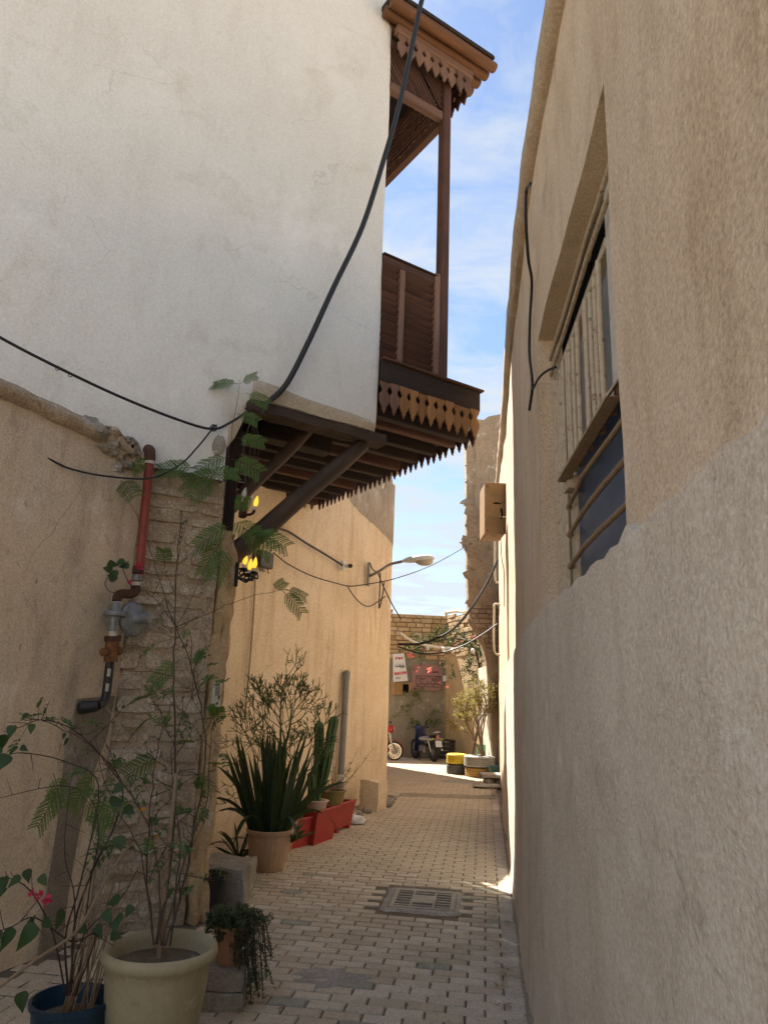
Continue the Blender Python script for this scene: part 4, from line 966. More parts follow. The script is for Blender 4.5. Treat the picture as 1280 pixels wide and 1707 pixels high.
lettering(shape('خیام'), BN(.36, .87), fdl, bh*.10, bw*.42, m_inkblack, bn, fnl, .025)
pf = thing('wall_cupboard', 'small bleached wooden shutter cupboard on the court wall under the banner', 'cupboard', FL(668, 1158, .1))
for (x0, x1) in ((652, 660), (660.5, 666), (666.5, 671), (681, 686)):
    MB().prism([FL(x0, 1140, .08), FL(x1, 1140, .08), FL(x1, 1158, .08), FL(x0, 1158, .08)], fnl*.03).build('board', m_boxwood, pf, axis=ze)
MB().prism([FL(671.5, 1141, .07), FL(681, 1141, .07), FL(681, 1155, .07), FL(671.5, 1155, .07)], fnl*.01).build('opening_shade', m_dark, pf)  # black panel painted as the shade between the boards
MB().prism([FL(652, 1137.5, .08), FL(687, 1137.5, .08), FL(687, 1140, .08), FL(652, 1140, .08)], fnl*.06).build('top_board', m_boxwood, pf, axis=fdl)
nt = MB().prism([FL(738, 1126, .10), FL(744, 1126, .10), FL(744, 1136, .10), FL(738, 1136, .10)], fnl*.01).build('notice', m_bannerwhite); tag(nt, 'small white paper notice pinned beside the mauve sign', 'notice')

# ================================================================ motorcycles
def bike(body, label, base, heading, k=.88):
    t = thing('motorcycle', label, 'motorcycle', base); f = Vector(heading).normalized(); s = Vector((f.y, -f.x, 0)); base = Vector(base)
    def P(x, y, z): return base+(f*x+s*y+ze*z)*k
    for x, nm, r in ((-.60, 'rear_wheel', .29), (.62, 'front_wheel', .29)):
        c = P(x, 0, r); r = r*k; pr_ = [(r-.045, -.045), (r-.015, -.045), (r, -.02), (r+.0, .02), (r-.015, .045), (r-.045, .045), (r-.045, -.045)]
        w = MB().lathe(pr_, c, 28, s).build(nm, m_tyre, t, smooth=True)
        MB().lathe([(r-.075, -.03), (r-.044, -.035), (r-.044, .035), (r-.075, .03), (r-.075, -.03)], c, 28, s).build('rim', m_chrome, w, smooth=True)
        MB().lathe([(.0, -.05), (.085, -.045), (.085, .045), (0, .05)], c, 14, s).build('hub', m_engine, w, smooth=True)
        sp_ = MB()
        for k_ in range(14):
            a = 2*math.pi*k_/14; sp_.tube([c+(f*math.cos(a)+ze*math.sin(a))*.07, c+(f*math.cos(a+.2)+ze*math.sin(a+.2))*(r-.06)], .004, 4)
        sp_.build('spokes', m_chrome, w)
    for y in (-.09, .09): MB().tube([P(.62, y, .29), P(.50, y, .62), P(.43, y, .92)], .02, 8).build('fork', m_chrome, t, smooth=True)
    MB().tube(catmull([P(.36, -.34, 1.0), P(.40, -.22, 1.02), P(.42, 0, .98), P(.40, .22, 1.02), P(.36, .34, 1.0)]), .014, 8).build('handlebar', m_black, t, smooth=True)
    for y in (-.2, .2):
        MB().tube([P(.40, y, 1.0), P(.42, y*1.2, 1.13)], .006, 6).build('mirror_stem', m_black, t); MB().blob(P(.42, y*1.3, 1.15), .03, .05, .035, 8, .05).build('mirror', m_black, t, smooth=True)
    MB().grid(frange(-1, 1, .25), frange(0, 1, .1), lambda a, v: P(.30+.16*(1-v)*(1-.5*a*a)+(.10*max(0, v-.7)), a*(.20-.06*abs(v-.45)), lerp(.26, 1.0, v))).build('leg_shield', body, t, smooth=True, recalc=False)
    MB().blob(P(.46, 0, .95), .13, .13, .12, 10, .05).build('headlamp_cowl', body, t, smooth=True)
    MB().lathe([(.0, 0), (.06, .01), (.065, .03)], P(.57, 0, .96), 12, f).build('headlamp', m_lampglass, t, smooth=True)
    MB().grid(frange(-.7, 1.2, .19), [-1, -.5, 0, .5, 1], lambda a, b: P(.62+.33*math.sin(a), b*.055, .30+.33*math.cos(a)-.02*b*b)).build('front_fender', body, t, smooth=True, recalc=False)
    MB().grid(frange(-1.5, .6, .21), [-1, -.5, 0, .5, 1], lambda a, b: P(-.60+.34*math.sin(a), b*.06, .31+.34*math.cos(a)-.02*b*b)).build('rear_fender', m_black, t, smooth=True, recalc=False)
    MB().tube([P(.40, 0, .82), P(.22, 0, .52), P(-.10, 0, .42), P(-.35, 0, .62)], .05, 8).build('frame', m_black, t, smooth=True)
    MB().box(P(.02, 0, .34), f*.17, s*.11, ze*.11, .03).build('engine', m_engine, t)
    MB().lathe([(.0, -.10), (.06, -.09), (.065, .09), (0, .10)], P(.16, 0, .40), 12, f).build('cylinder_head', m_engine, t, smooth=True)
    MB().tube(catmull([P(.2, .12, .32), P(0, .16, .22), P(-.3, .17, .26), P(-.8, .18, .38)]), [.02]*7+[.035]*4+[.045]*8 if False else .032, 10).build('exhaust', m_chrome, t, smooth=True)
    st = MB(); st.grid(frange(-.72, .16, .11), frange(-1, 1, .25), lambda x, b: P(x, b*(.13-.04*max(0, x+.1)), .80-.045*b*b+.05*max(0, -x-.25)-(.02 if abs(b) > .9 else 0)))
    st.build('seat', m_bikeseat, t, smooth=True, recalc=False)
    MB().blob(P(-.42, 0, .68), .36, .12, .10, 12, .08).build('tail_cowl', body if body is m_bikered else m_engine, t, smooth=True)
    MB().tube(catmull([P(-.5, -.14, .80), P(-.85, -.12, .90), P(-.92, 0, .92), P(-.85, .12, .90), P(-.5, .14, .80)]), .014, 8).build('grab_rail', m_chrome, t, smooth=True)
    MB().blob(P(-.82, 0, .77), .05, .10, .06, 10, .05).build('tail_lamp', m_taillamp, t, smooth=True)
    MB().box(P(-.90, 0, .56), (f*.25+ze*.97)*.085, s*.10, (f*.97-ze*.25)*.004, .002).build('licence_plate', m_bannerwhite, t)
    for y in (-.17, .17):
        MB().tube([P(-.60, y*.6, .29), P(-.45, y*.8, .66)], .02, 8).build('shock_absorber', m_chrome, t, smooth=True)
        MB().tube([P(-.05, y*.6, .26), P(-.05, y*1.7, .26)], .016, 6).build('foot_peg', m_black, t)
        MB().blob(P(-.80, y, .70), .025, .03, .025, 8, .05).build('indicator', m_tyre_y, t)
    MB().tube([P(-.02, -.1, .22), P(-.12, -.28, .01)], .012, 6).build('side_stand', m_black, t)
    return t
def gz0(p): p = Vector(p); p.z = .003; return p
rw_, fw_ = G(722, 1270), G(693, 1264)
hd = Vector((-.42, .9, 0)).normalized()
bike(m_bikeblue, 'blue step-through motorcycle leaning on its stand before the grey cement wall', gz0(rw_+hd*.50), hd)
bike(m_bikered, 'red motorcycle poking its front wheel out from behind the golden wall', gz0(G(657, 1268)-Vector((.95, -.18, 0)).normalized()*.55), (.95, -.18, 0))
# tyres -------------------------------------------------------------------
def tyre(c, r, h, mat, label, tread=4):
    pr_ = [(r*.58, .01), (r*.7, 0), (r*.92, .012)]
    for i in range(tread):
        z0 = .02+(h-.04)*i/tread; z1 = .02+(h-.04)*(i+1)/tread; pr_ += [(r, z0+.004), (r, z1-.012), (r*.955, z1-.008), (r*.955, z1)]
    pr_ += [(r*.92, h-.012), (r*.7, h), (r*.58, h-.01), (r*.58, .01)]
    o = MB().lathe(pr_, c, 36).build('tyre_planter', mat, smooth=True); return tag(o, label, 'tyre')
tb = G(789, 1297); tb.x += .18; tb.y += .35; tb.z = .004
tyre(tb, .33, .21, m_tyre_t, 'ochre painted tyre lying under the big grey planter tyre'); tyre(tb+Vector((.0, 0, .212)), .355, .25, m_tyre_g, 'big grey painted tyre planter holding the dry shrub', 5)
MB().lathe([(0, 0), (.20, 0), (.20, .02)], tb+Vector((0, 0, .40)), 18).build('planter_soil', m_soil); tag(bpy.data.objects['planter_soil'], 'dark soil filling the grey tyre planter', 'soil')
ty = tb+Vector((-.46, .48, 0)); tyre(ty, .25, .22, m_tyre_d, 'dark tyre under the yellow tyre'); tyre(ty+Vector((0, 0, .222)), .25, .23, m_tyre_y, 'bright yellow painted tyre on top of a dark one')
tq = tb+Vector((.35, -.52, 0)); tt = thing('painted_crate', 'short teal and ochre painted tub in front of the grey tyre', 'tub', tq)
MB().aabb(tq.x-.20, tq.x+.20, tq.y-.1, tq.y+.1, .004, .10, .012).build('ochre_base', m_gold, tt); MB().aabb(tq.x-.20, tq.x+.20, tq.y-.1, tq.y+.1, .102, .30, .012).build('teal_top', m_teal, tt)
pb = Yd(802, 1258, 17.9); bk = thing('painted_can', 'mint and pale blue painted can behind the grey tyre', 'can', (pb.x, pb.y, .26))
MB().lathe([(.09, 0), (.10, .02), (.102, .18)], (pb.x, pb.y, .26), 18).build('pale_band', m_paleblue, bk, smooth=True); MB().lathe([(.103, .182), (.106, .2), (.106, .40), (.11, .41), (.1, .41), (.095, .3)], (pb.x, pb.y, .26), 18).build('mint_band', m_mint, bk, smooth=True)
cbk = MB().aabb(pb.x-.2, pb.x+.2, pb.y-.17, pb.y+.2, .0, .255, .01).build('concrete_block', m_block); tag(cbk, 'grey block under the mint painted can', 'block')
sl = thing('stone_step', 'broken concrete slab step resting on rubble at the sunlit wall', 'step', G(822, 1312)); sp0 = G(822, 1311)
MB().box(sp0+Vector((.05, .15, .20)), (.30, 0, 0), (0, .26, 0), (0, 0, .035), .012).build('slab', m_cement, sl)
for i, (x, y) in enumerate(((-.1, 0), (.16, .05), (.05, .28), (.28, .25))): MB().blob(sp0+Vector((x, y, .085)), .12, .11, .085, 10, .4, i*3.3).build('rubble_stone', m_block, sl)
mc = MB().blob(sp0+Vector((-.12, -.42, .03)), .35, .16, .06, 12, .4, 5).build('cement_lump', m_cement, smooth=True); tag(mc, 'lump of dried cement on the pavers before the slab step', 'cement lump')
cr_ = G(742, 1268); ct = thing('plastic_crate', 'dark plastic crate standing behind the blue motorcycle', 'crate', cr_+Vector((0, .3, 0)))
c0 = cr_+Vector((0.02, .35, 0))
for i in range(4): MB().aabb(c0.x-.36, c0.x+.36, c0.y-.012, c0.y+.012, .03+i*.12, .12+i*.12, .004).build('slat', m_blackpot, ct)
for x in (-.36, .36): MB().aabb(c0.x+x-.025, c0.x+x+.025, c0.y-.03, c0.y+.35, 0, .52, .006).build('side', m_blackpot, ct)
MB().aabb(c0.x-.42, c0.x+.42, c0.y-.05, c0.y+.36, .522, .56, .006).build('rim', m_blackpot, ct)

# ================================================================ GAS PIPE AND METER
gp = thing('gas_pipe', 'red gas pipe with rusty fittings and grey regulator on the beige wall', 'gas pipe', GWp(190, 1180, .1))
O1 = .11
def gt(name, pts, r, mat, n=12, k=4, off=O1, par=None):
    return MB().tube(catmull([GWp(x, y, off) for x, y in pts], k) if k else [GWp(x, y, off) for x, y in pts], r, n).build(name, mat, par or gp, smooth=True)
pT = GWp(250, 762, O1)
gt('red_pipe', [(250, 768), (241, 865), (232, 962)], .034, m_redpipe)
MB().tube(catmull([GWp(244, 748, -.06), GWp(247, 749, .05), GWp(250, 753, O1-.005), GWp(250, 768, O1)]), [.03]*5+[.043]*8, 12).build('top_elbow', m_rustdk, gp, smooth=True)
gt('tape_wrap', [(250, 768), (249, 774)], .037, m_tape, k=0); gt('steel_socket', [(231, 944), (229.5, 956)], .040, m_rustdk, k=0)
gt('grey_nipple', [(229.5, 958), (228.5, 968)], .036, m_regul, k=0); gt('tape_wrap', [(227.5, 970), (227, 976)], .034, m_tape, k=0)
gt('rusty_elbow', [(227, 976), (226, 986), (219, 990), (205, 990), (198, 992), (195, 1002)], .033, m_rustdk)
gt('tape_wrap', [(195, 1003), (194.5, 1008)], .033, m_tape, k=0)
# regulator
c1 = GWp(190, 1022, O1); rg = MB().lathe([(.0, -.07), (.035, -.07), (.04, -.03), (.075, -.02), (.08, .005), (.075, .012), (.04, .02), (.038, .055), (.03, .075), (0, .078)], c1+gn*.01, 20, Vector((0, 0, 1))).build('regulator', m_regul, gp, smooth=True)
ax2 = Vector((.88, -.42, .04)).normalized(); c2 = GWp(222, 1032, O1+.03)
MB().lathe([(0, -.05), (.05, -.05), (.10, -.03), (.125, -.012), (.128, 0), (.125, .012), (.10, .025), (.05, .045), (.04, .055), (.038, .13), (.042, .132), (.042, .165), (0, .168)], c2, 28, ax2).build('diaphragm', m_regul, rg, smooth=True)
MB().tube([c1+gn*.0, c2-ax2*.03], .035, 12).build('body', m_regul, rg, smooth=True)
for k in range(8):
    a = k*math.pi/4; e1 = ax2.orthogonal().normalized(); e2 = ax2.cross(e1); MB().tube([c2+(e1*math.cos(a)+e2*math.sin(a))*.112-ax2*.02, c2+(e1*math.cos(a)+e2*math.sin(a))*.112+ax2*.03], .008, 6).build('bolt', m_steel, rg)
gt('lower_nipple', [(190, 1036), (189, 1052)], .036, m_regul, k=0); gt('tape_wrap', [(189, 1050), (188.5, 1060)], .03, m_tape, k=0)
gt('rusty_union', [(188.5, 1060), (188.3, 1069)], .055, m_rustdk, k=0, n=8); gt('valve_body', [(188, 1069), (186.5, 1082), (185.5, 1092), (184.5, 1103)], .047, m_rust)
MB().tube([GWp(172, 1087, O1), GWp(200, 1085, O1)], .03, 10).build('valve_stem', m_rust, gp, smooth=True)
gt('black_riser', [(184, 1103), (181, 1130), (178, 1155), (174, 1170), (163, 1176)], .031, m_blkpipe)
for y in (1121, 1146): MB().box(GWp(182-(y-1121)*.12, y, O1+.031), gd*.014, ze*.026, gn*.002).build('sticker', m_sticker, gp)
MB().tube([GWp(163, 1177, O1), GWp(140, 1179, .05), GWp(132, 1180, -.02)], [.036, .045, .045], 12).build('wall_elbow', m_blkpipe, gp, smooth=True)
hung_cable('cord', [GWp(176, 1176, O1), GWp(205, 1215, .2), GWp(246, 1265, .3)], .0025, m_rope, 'thin pale cord tied from the gas elbow down to the shrub', n=5)

# ================================================================ CABLES
W_ = lambda px, py, b: Vw(px, py, b)
hung_cable('thick_black_cable', [W_(722, -60, -.75), W_(703, 0, -.7), W_(688, 70, -.62), W_(664, 180, -.52), W_(640, 265, -.42), W_(604, 378, -.32), W_(556, 480, -.24), W_(512, 575, -.17), W_(478, 640, -.12), W_(447, 672, -.07), W_(437, 690, -.03)],
           .026, m_black, 'thick black cable sweeping down across the whitewashed wall to the jetty corner')
hung_cable('thin_black_cable', [W_(-90, 505, -.35), W_(0, 562, -.3), W_(100, 614, -.25), W_(200, 661, -.2), W_(290, 697, -.15), W_(352, 715, -.10), W_(385, 704, -.06), W_(418, 682, -.03)],
           .011, m_black, 'thin black cable sagging from the garden side to the jetty corner')
hung_cable('wire_tail', [W_(80, 764, -.5), W_(120, 782, -.42), W_(180, 794, -.3), W_(250, 797, -.22), W_(300, 775, -.16), W_(330, 745, -.12), W_(352, 718, -.10)], .007, m_black, 'loose black wire curling past the red pipe with a free end')
kn = MB(); kp = W_(356, 713, -.11)
for i in range(3): kn.tube([kp+Vector((.022*math.cos(t+i), .012*math.sin(t*1.3+i), .03*math.sin(t+i*1.7))) for t in [k*.5 for k in range(13)]], .005, 6)
tag(kn.build('wire_knot', m_black, smooth=True), 'twisted black wire knot where the thin cable meets its tail', 'wire')
for px, py in ((97, 614), (118, 625)):
    c = W_(px, py, -.25); o = MB().tube([c+Vector((.016*math.cos(t), 0, .016*math.sin(t))) for t in [k*.55 for k in range(12)]], .003, 5).build('wire_loop', m_black); tag(o, 'tiny wire tie loop on the sagging thin cable', 'wire', 'wire ties on the thin cable')
rk = MB().blob(W_(365, 742, -.05), .055, .045, .085, 10, .35, 4.).build('stuck_stone', m_block, smooth=True); tag(rk, 'rough stone stuck out of the whitewashed wall beside the seedling', 'stone')
random.seed(2)
for i in range(5):
    x = 404+i*7; hung_cable('hanging_wire', [W_(422, 690, -.01), W_(x+R(-3, 3), 740, .03+.03*i), W_(x-6+R(-6, 6), 790+R(-10, 30), .03+.03*i)], .0028, m_boxgrey, ['short', 'kinked', 'limp', 'curled', 'long'][i]+' dark wire dangling under the jetty corner', n=5)
# mid wall fittings ----------------------------------------------------------
def MV(px, py, off=.03): return Vp(px, py, mL+mn*off, mR+mn*off)
jb = thing('junction_box', 'dark junction box on the golden wall with loose wires', 'junction box', MV(441, 947, .05)); c = MV(441, 933, .06)
MB().box(c, md*.15, ze*.105, mn*.05, .012).build('housing', m_boxgrey, jb); MB().box(c+mn*.052, md*.04, ze*.04, mn*.006, .004).build('terminal', m_black, jb)
for i in range(4):
    a = c+md*(-.1+.06*i)-ze*.10; MB().tube(catmull([a, a-ze*.06+mn*.02, a-ze*.05+md*.05]), .006, 6).build('wire_loop', m_black if i != 2 else m_cablewhite, jb, smooth=True)
hung_cable('conduit', [MV(427, 895, .02), MV(424, 1000, .02), MV(417, 1100, .02), MV(408, 1200, .02)], .012, m_rope, 'tan conduit running down the golden wall from the junction box')
hung_cable('wall_cable', [MV(452, 880, .05), MV(478, 885, .04), MV(510, 905, .04), MV(545, 926, .04), MV(572, 943, .06)], .016, m_black, 'black cable clipped along the golden wall to the security camera')
hung_cable('sagging_wire', [MV(456, 921, .06), MV(480, 940, .08), MV(520, 960, .1), MV(560, 972, .12), MV(583, 977, .14), MV(612, 974, .12)], .009, m_black, 'thin wire sagging along the golden wall from junction box to lamp bracket')
hung_cable('sagging_wire', [MV(578, 976, .14), MV(595, 1000, .1), MV(614, 1011, .08), MV(634, 1000, .1), MV(642, 994, .12)], .009, m_black, 'drooping wire loop on the golden wall under the street lamp')
sc_ = thing('security_camera', 'small white security camera with black lens on the golden wall', 'camera', MV(575, 950, .06)); c = MV(572, 943, .05)
MB().box(c, md*.05, ze*.075, mn*.03, .012).build('mount', m_whiteplastic, sc_); cd = (mn*.6-md*.55+ze*-.1).normalized()
MB().lathe([(0, -.02), (.032, -.02), (.034, .10), (.028, .11)], c+mn*.05+md*.05, 14, cd).build('camera_body', m_whiteplastic, sc_, smooth=True); MB().lathe([(0, .112), (.033, .113), (.036, .135), (.03, .16), (0, .155)], c+mn*.05+md*.05, 14, cd).build('lens', m_black, sc_, smooth=True)
sl_ = thing('street_lamp', 'white cobra-head street lamp on a bent bracket arm', 'street lamp', MV(614, 978, .05))
a0, a1 = MV(613, 937, .03), MV(616, 978, .03); MB().box((a0+a1)/2, md*.035, ze*((a0.z-a1.z)/2), mn*.02, .006).build('bracket_plate', m_steel, sl_)
E1 = Yd(670, 936, 11.6); E0 = MV(617, 960, .05)
MB().tube(catmull([E0, Yd(632, 952, 11.75), Yd(650, 941, 11.7), E1]), .024, 10).build('arm', m_steel, sl_, smooth=True)
E2 = Yd(724, 931, 11.5); hdv = (E2-E1).normalized(); sdv = hdv.cross(ze).normalized(); upv = sdv.cross(hdv)
hm = MB(); prof_h = [(0, .03), (.06, .05), (.2, .085), (.42, .105), (.65, .115), (.85, .095), (.96, .05), (1, .012)]
hm.grid([p[0] for p in prof_h], range(17), lambda t, k: E1+hdv*(t*(E2-E1).length)+(sdv*math.cos(k*math.pi/8)*interp(t, prof_h)*1.0+upv*max(-.3, math.sin(k*math.pi/8))*interp(t, prof_h)*.75))
hm.build('head', m_lampwhite, sl_, smooth=True)
bo = E1+hdv*((E2-E1).length*.68)-upv*.03; bm2 = MB().blob(bo, .15, .10, .075, 14, .02).build('bowl', m_lampglass, sl_, smooth=True)
for i, pp in enumerate(([(634, 955), (633, 985), (632, 1014), (638, 990), (640, 970)], [(630, 955), (640, 980), (655, 1010), (668, 1031)], [(616, 938), (622, 950), (632, 955)])):
    hung_cable('lamp_wire', [MV(x, y, .12) for x, y in pp], .011, m_black, '', parent=sl_)
hung_cable('overhead_wire', [MV(583, 978, .12), MV(612, 974, .15), Yd(660, 964, 11.9), Yd(720, 942, 13.8), Yd(780, 909, 17.2), Yd(800, 897, 17.4)], .008, m_black, 'thin overhead wire crossing from golden wall to the ruined pier')
hung_cable('overhead_cable', [Yd(829, 934, 12.6), Yd(815, 965, 12.6), Yd(790, 1007, 12.6), Yd(760, 1044, 12.7), Yd(730, 1063, 12.8), Yd(700, 1073, 13.0), Yd(664, 1074, 13.25)], .022, m_black, 'thick black cable swooping across the alley mouth to the golden corner')
hung_cable('overhead_cable', [Yd(829, 1040, 13.0), Yd(800, 1060, 13.0), Yd(770, 1077, 13.0), Yd(735, 1088, 13.1), Yd(700, 1089, 13.2), Yd(664, 1078, 13.3)], .013, m_black, 'thinner black cable sagging across the alley mouth below the thick one')
hung_cable('white_cable', [Yd(666, 1055, 14.), Yd(690, 1070, 15.), Yd(720, 1077, 16), Yd(750, 1081, 17), Yd(772, 1081, 17.2)], .028, m_cablewhite, 'slack white cable of festoon lamps above the cafe sign')
for i, (x, y) in enumerate(((712, 1080), (738, 1083), (754, 1085), (788, 1085))):
    o = MB().blob(Yd(x, y, 16.5), .05, .05, .06, 8, .05).build('festoon_bulb', m_whiteplastic, smooth=True); tag(o, 'round white festoon bulb among the bougainvillea flowers', 'bulb', 'festoon bulbs')
# candle lamps
def candle(par, p, h, mat, lean=Vector((0, 0, 0))):
    u = (ze+lean).normalized()
    s_ = MB().lathe([(0, 0), (.013, 0), (.013, .03), (.0, .031)], p, 10, u).build('candle_sleeve', m_ivory, par, smooth=True)
    MB().lathe([(.0, .031), (.014, .035), (.021, .06), (.019, .08), (.011, .107), (.004, .124), (0, .13)], p, 12, u).build('bulb', mat, par, smooth=True)
s1 = thing('candle_sconce', 'carved wooden sconce with one white and one yellow candle bulb under the jetty', 'wall lamp', Vw(412, 848, .0))
candle(s1, Vw(404, 836, -.04), .1, m_bulbwhite, wd*.15); candle(s1, Vw(424, 850, -.05), .1, m_bulbyellow, wd*.15)
MB().tube(catmull([Vw(402, 838, -.04), Vw(405, 852, -.02), Vw(412, 858, .03), Vw(421, 856, -.02), Vw(424, 851, -.05)]), .012, 8).build('arm', m_wood, s1, smooth=True)
MB().box(Vw(406, 846, .06), wd*.03, we*.03, ze*.09, .01).build('back_plate', m_wood, s1, axis=ze)
s2 = thing('candle_sconce', 'black wrought-iron sconce with three lit candle bulbs on the mud quoin', 'wall lamp', Vw(407, 960, .05))
for (x, y, b) in ((407, 943, .12), (415, 952, .0), (423, 949, .05)):
    candle(s2, Vw(x, y, b)-ze*.02, .1, m_bulbyellow, wd*.1)
    MB().tube(catmull([Vw(394, 962, .08), Vw(x-6, y+18, b), Vw(x, y+14, b), Vw(x, y+5, b)-ze*.02]), .008, 7).build('arm', m_iron, s2, smooth=True)
    MB().lathe([(0, -.02), (.03, -.005), (.042, .012), (.02, .0), (0, .0)], Vw(x, y+5, b)-ze*.01, 9, (0, 0, 1), 3, .2).build('drip_cup', m_iron, s2, smooth=True)
    for sg in (-1, 1): MB().tube(catmull([Vw(x, y+12, b), Vw(x+sg*6, y+16, b), Vw(x+sg*7, y+10, b), Vw(x+sg*3, y+9, b)]), .006, 6).build('scroll', m_iron, s2, smooth=True)
MB().box(Vw(394, 958, .06), wd*.015, we*.02, ze*.10, .006).build('back_plate', m_iron, s2)
ic = thing('intercom', 'ivory intercom handset fixed to the mud quoin', 'intercom', Vw(361, 1180, -.02)); c = Vw(360.5, 1160, -.01)
MB().box(c, wd*.035, ze*.10, we*.02, .01).build('case', m_ivory, ic); MB().box(c-we*.022+ze*.035, wd*.02, ze*.035, we*.002).build('speaker_grille', m_block, ic); MB().box(c-ze*.12, wd*.028, ze*.02, we*.018, .005).build('dark_base', m_black, ic)
dp = thing('downpipe', 'grey plastic downpipe stub standing against the golden wall', 'pipe', MV(567, 1332, .06)); t0, t1 = MV(578, 1120, .06), MV(566, 1330, .08); t1.z = .02
MB().tube([t1, lerp(t1, t0, .22)], .055, 14).build('lower_length', m_grey, dp, smooth=True); MB().tube([lerp(t1, t0, .20), lerp(t1, t0, .25)], .062, 14).build('white_socket', m_cablewhite, dp, smooth=True)
MB().tube([lerp(t1, t0, .24), lerp(t1, t0, .95)], .052, 14).build('upper_length', m_grey, dp, smooth=True); MB().tube([lerp(t1, t0, .94), t0, t0+ze*.03], [.058, .058, .02], 14).build('cap', m_grey, dp, smooth=True)
hb_ = MB(); c = G(622, 1352)+Vector((.0, .14, 0)); hb_.rough_box(c+ze*.21, md*.19, mn*.15, ze*.21, 8, .03, 5); o = hb_.build('stone_block', m_mid); tag(o, 'pale plastered stone block at the foot of the golden wall', 'stone block')
for i, (x, y, r) in enumerate(((643, 1346, .09), (650, 1340, .07), (612, 1356, .07), (655, 1334, .06), (600, 1362, .05))):
    o = MB().blob(G(x, y)+ze*r*.55, r*1.2, r, r*.75, 9, .35, i*2.1).build('rubble_stone', m_block, smooth=True); tag(o, ['largest rubble stone beside the plastered block', 'flat rubble stone under the golden corner', 'rubble stone tucked before the plastered block', 'small rubble stone at the very golden corner', 'smallest stone between plastered block and white bag'][i], 'stone', 'loose rubble by the golden wall')
bg = MB().blob(G(592, 1374)+ze*.05, .14, .10, .06, 14, .5, 3, 3).build('plastic_bag', m_bag, smooth=True); tag(bg, 'crumpled white plastic bag lying beside the red planter', 'bag')

# ================================================================ PLANTS
def leaf(mb, p, d, n, L, Wd, fold=.25, droop=.0):
    d = d.normalized(); s_ = d.cross(n)
    if s_.length < 1e-4: s_ = d.orthogonal()
    s_.normalize(); n = s_.cross(d)
    m1, m2 = p+d*L*.35-n*0+ze*-droop*L*.1, p+d*L*.7-ze*droop*L*.25; tip = p+d*L-ze*droop*L*.55
    mb.add([p, m1+s_*Wd*.5+n*Wd*fold, m1-s_*Wd*.5+n*Wd*fold, m1, m2+s_*Wd*.36+n*Wd*fold*.7, m2-s_*Wd*.36+n*Wd*fold*.7, m2, tip],
           [(0, 3, 1), (0, 2, 3), (3, 6, 4, 1), (2, 5, 6, 3), (6, 7, 4), (5, 7, 6)])
def rv(): return Vector((R(-1, 1), R(-1, 1), R(-1, 1))).normalized()
def bipinnate(st, mb, p, d, L, n=None, npair=8, droop=.5):
    """feathery compound leaf: rachis, paired pinnae, many leaflets"""
    d = d.normalized(); n = (n or ze); s_ = d.cross(n).normalized(); n = s_.cross(d)
    pts = [p+d*L*t-ze*droop*L*.5*t*t for t in (0, .25, .5, .75, 1)]; st.tube(pts, .0022, 4)
    for i in range(npair):
        t = .18+.82*(i+.5)/npair; q = p+d*L*t-ze*droop*L*.5*t*t
        for sg in (-1, 1):
            pd = (s_*sg*.85+d*.5-ze*.12*droop+rv()*.1).normalized(); PLn = L*.36*(1-.35*abs(t-.5)); a = pd.cross(n).normalized()
            for j in range(11):
                u = (j+.7)/11.5; qq = q+pd*PLn*u-ze*droop*PLn*.35*u*u
                for s2_ in (-1, 1):
                    ld = (a*s2_*.9+pd*.45+n*.15).normalized(); le = PLn*.24; mb.add([qq, qq+ld*le*.5+pd*le*.24, qq+ld*le, qq+ld*le*.5-pd*le*.22], [(0, 1, 2, 3)])
def pot_lathe(c, r0, r1, h, wall=.015, rim=.02, **k):
    return MB().lathe([(0, 0), (r0, 0), (lerp(r0, r1, .33)*1.01, h*.33), (lerp(r0, r1, .66)*1.015, h*.66), (r1, h-rim), (r1+.018, h-rim+.004), (r1+.02, h-.005), (r1+.008, h), (r1-wall, h-.004), (r1-wall-.012, h*.8), (r1*.8, h*.78), (0, h*.77)], c, 40, **k)

# big pale clay pot with sapling
bp = G(268, 1575, .5); bp.z = 0; bpt = thing('clay_pot', 'large pale clay pot with a thick rolled rim', 'pot', bp)
pr_ = [(0, 0), (.150, 0), (.165, .03), (.192, .15), (.212, .28), (.226, .40), (.232, .44), (.250, .452), (.257, .472), (.252, .492), (.238, .502), (.224, .495), (.214, .46), (.205, .43), (.0, .425)]
MB().lathe(pr_[:-2]+[(.204, .40)], bp, 56, jit=.003).build('body', m_potclay, bpt, smooth=True)
MB().lathe([(.213, .425), (.16, .438), (.08, .43), (0, .44)], bp, 30, jit=.02).build('soil', m_soil, bpt, smooth=True)
sap = thing('feathery_sapling', 'tall thin sapling with feathery leaves growing in the pale clay pot', 'sapling', bp+ze*.43)
st = MB(); lf = MB(); lf2 = MB(); random.seed(44); tb_ = bp+ze*.43
def sapp(px, py, y): return Yd(px, py, y)
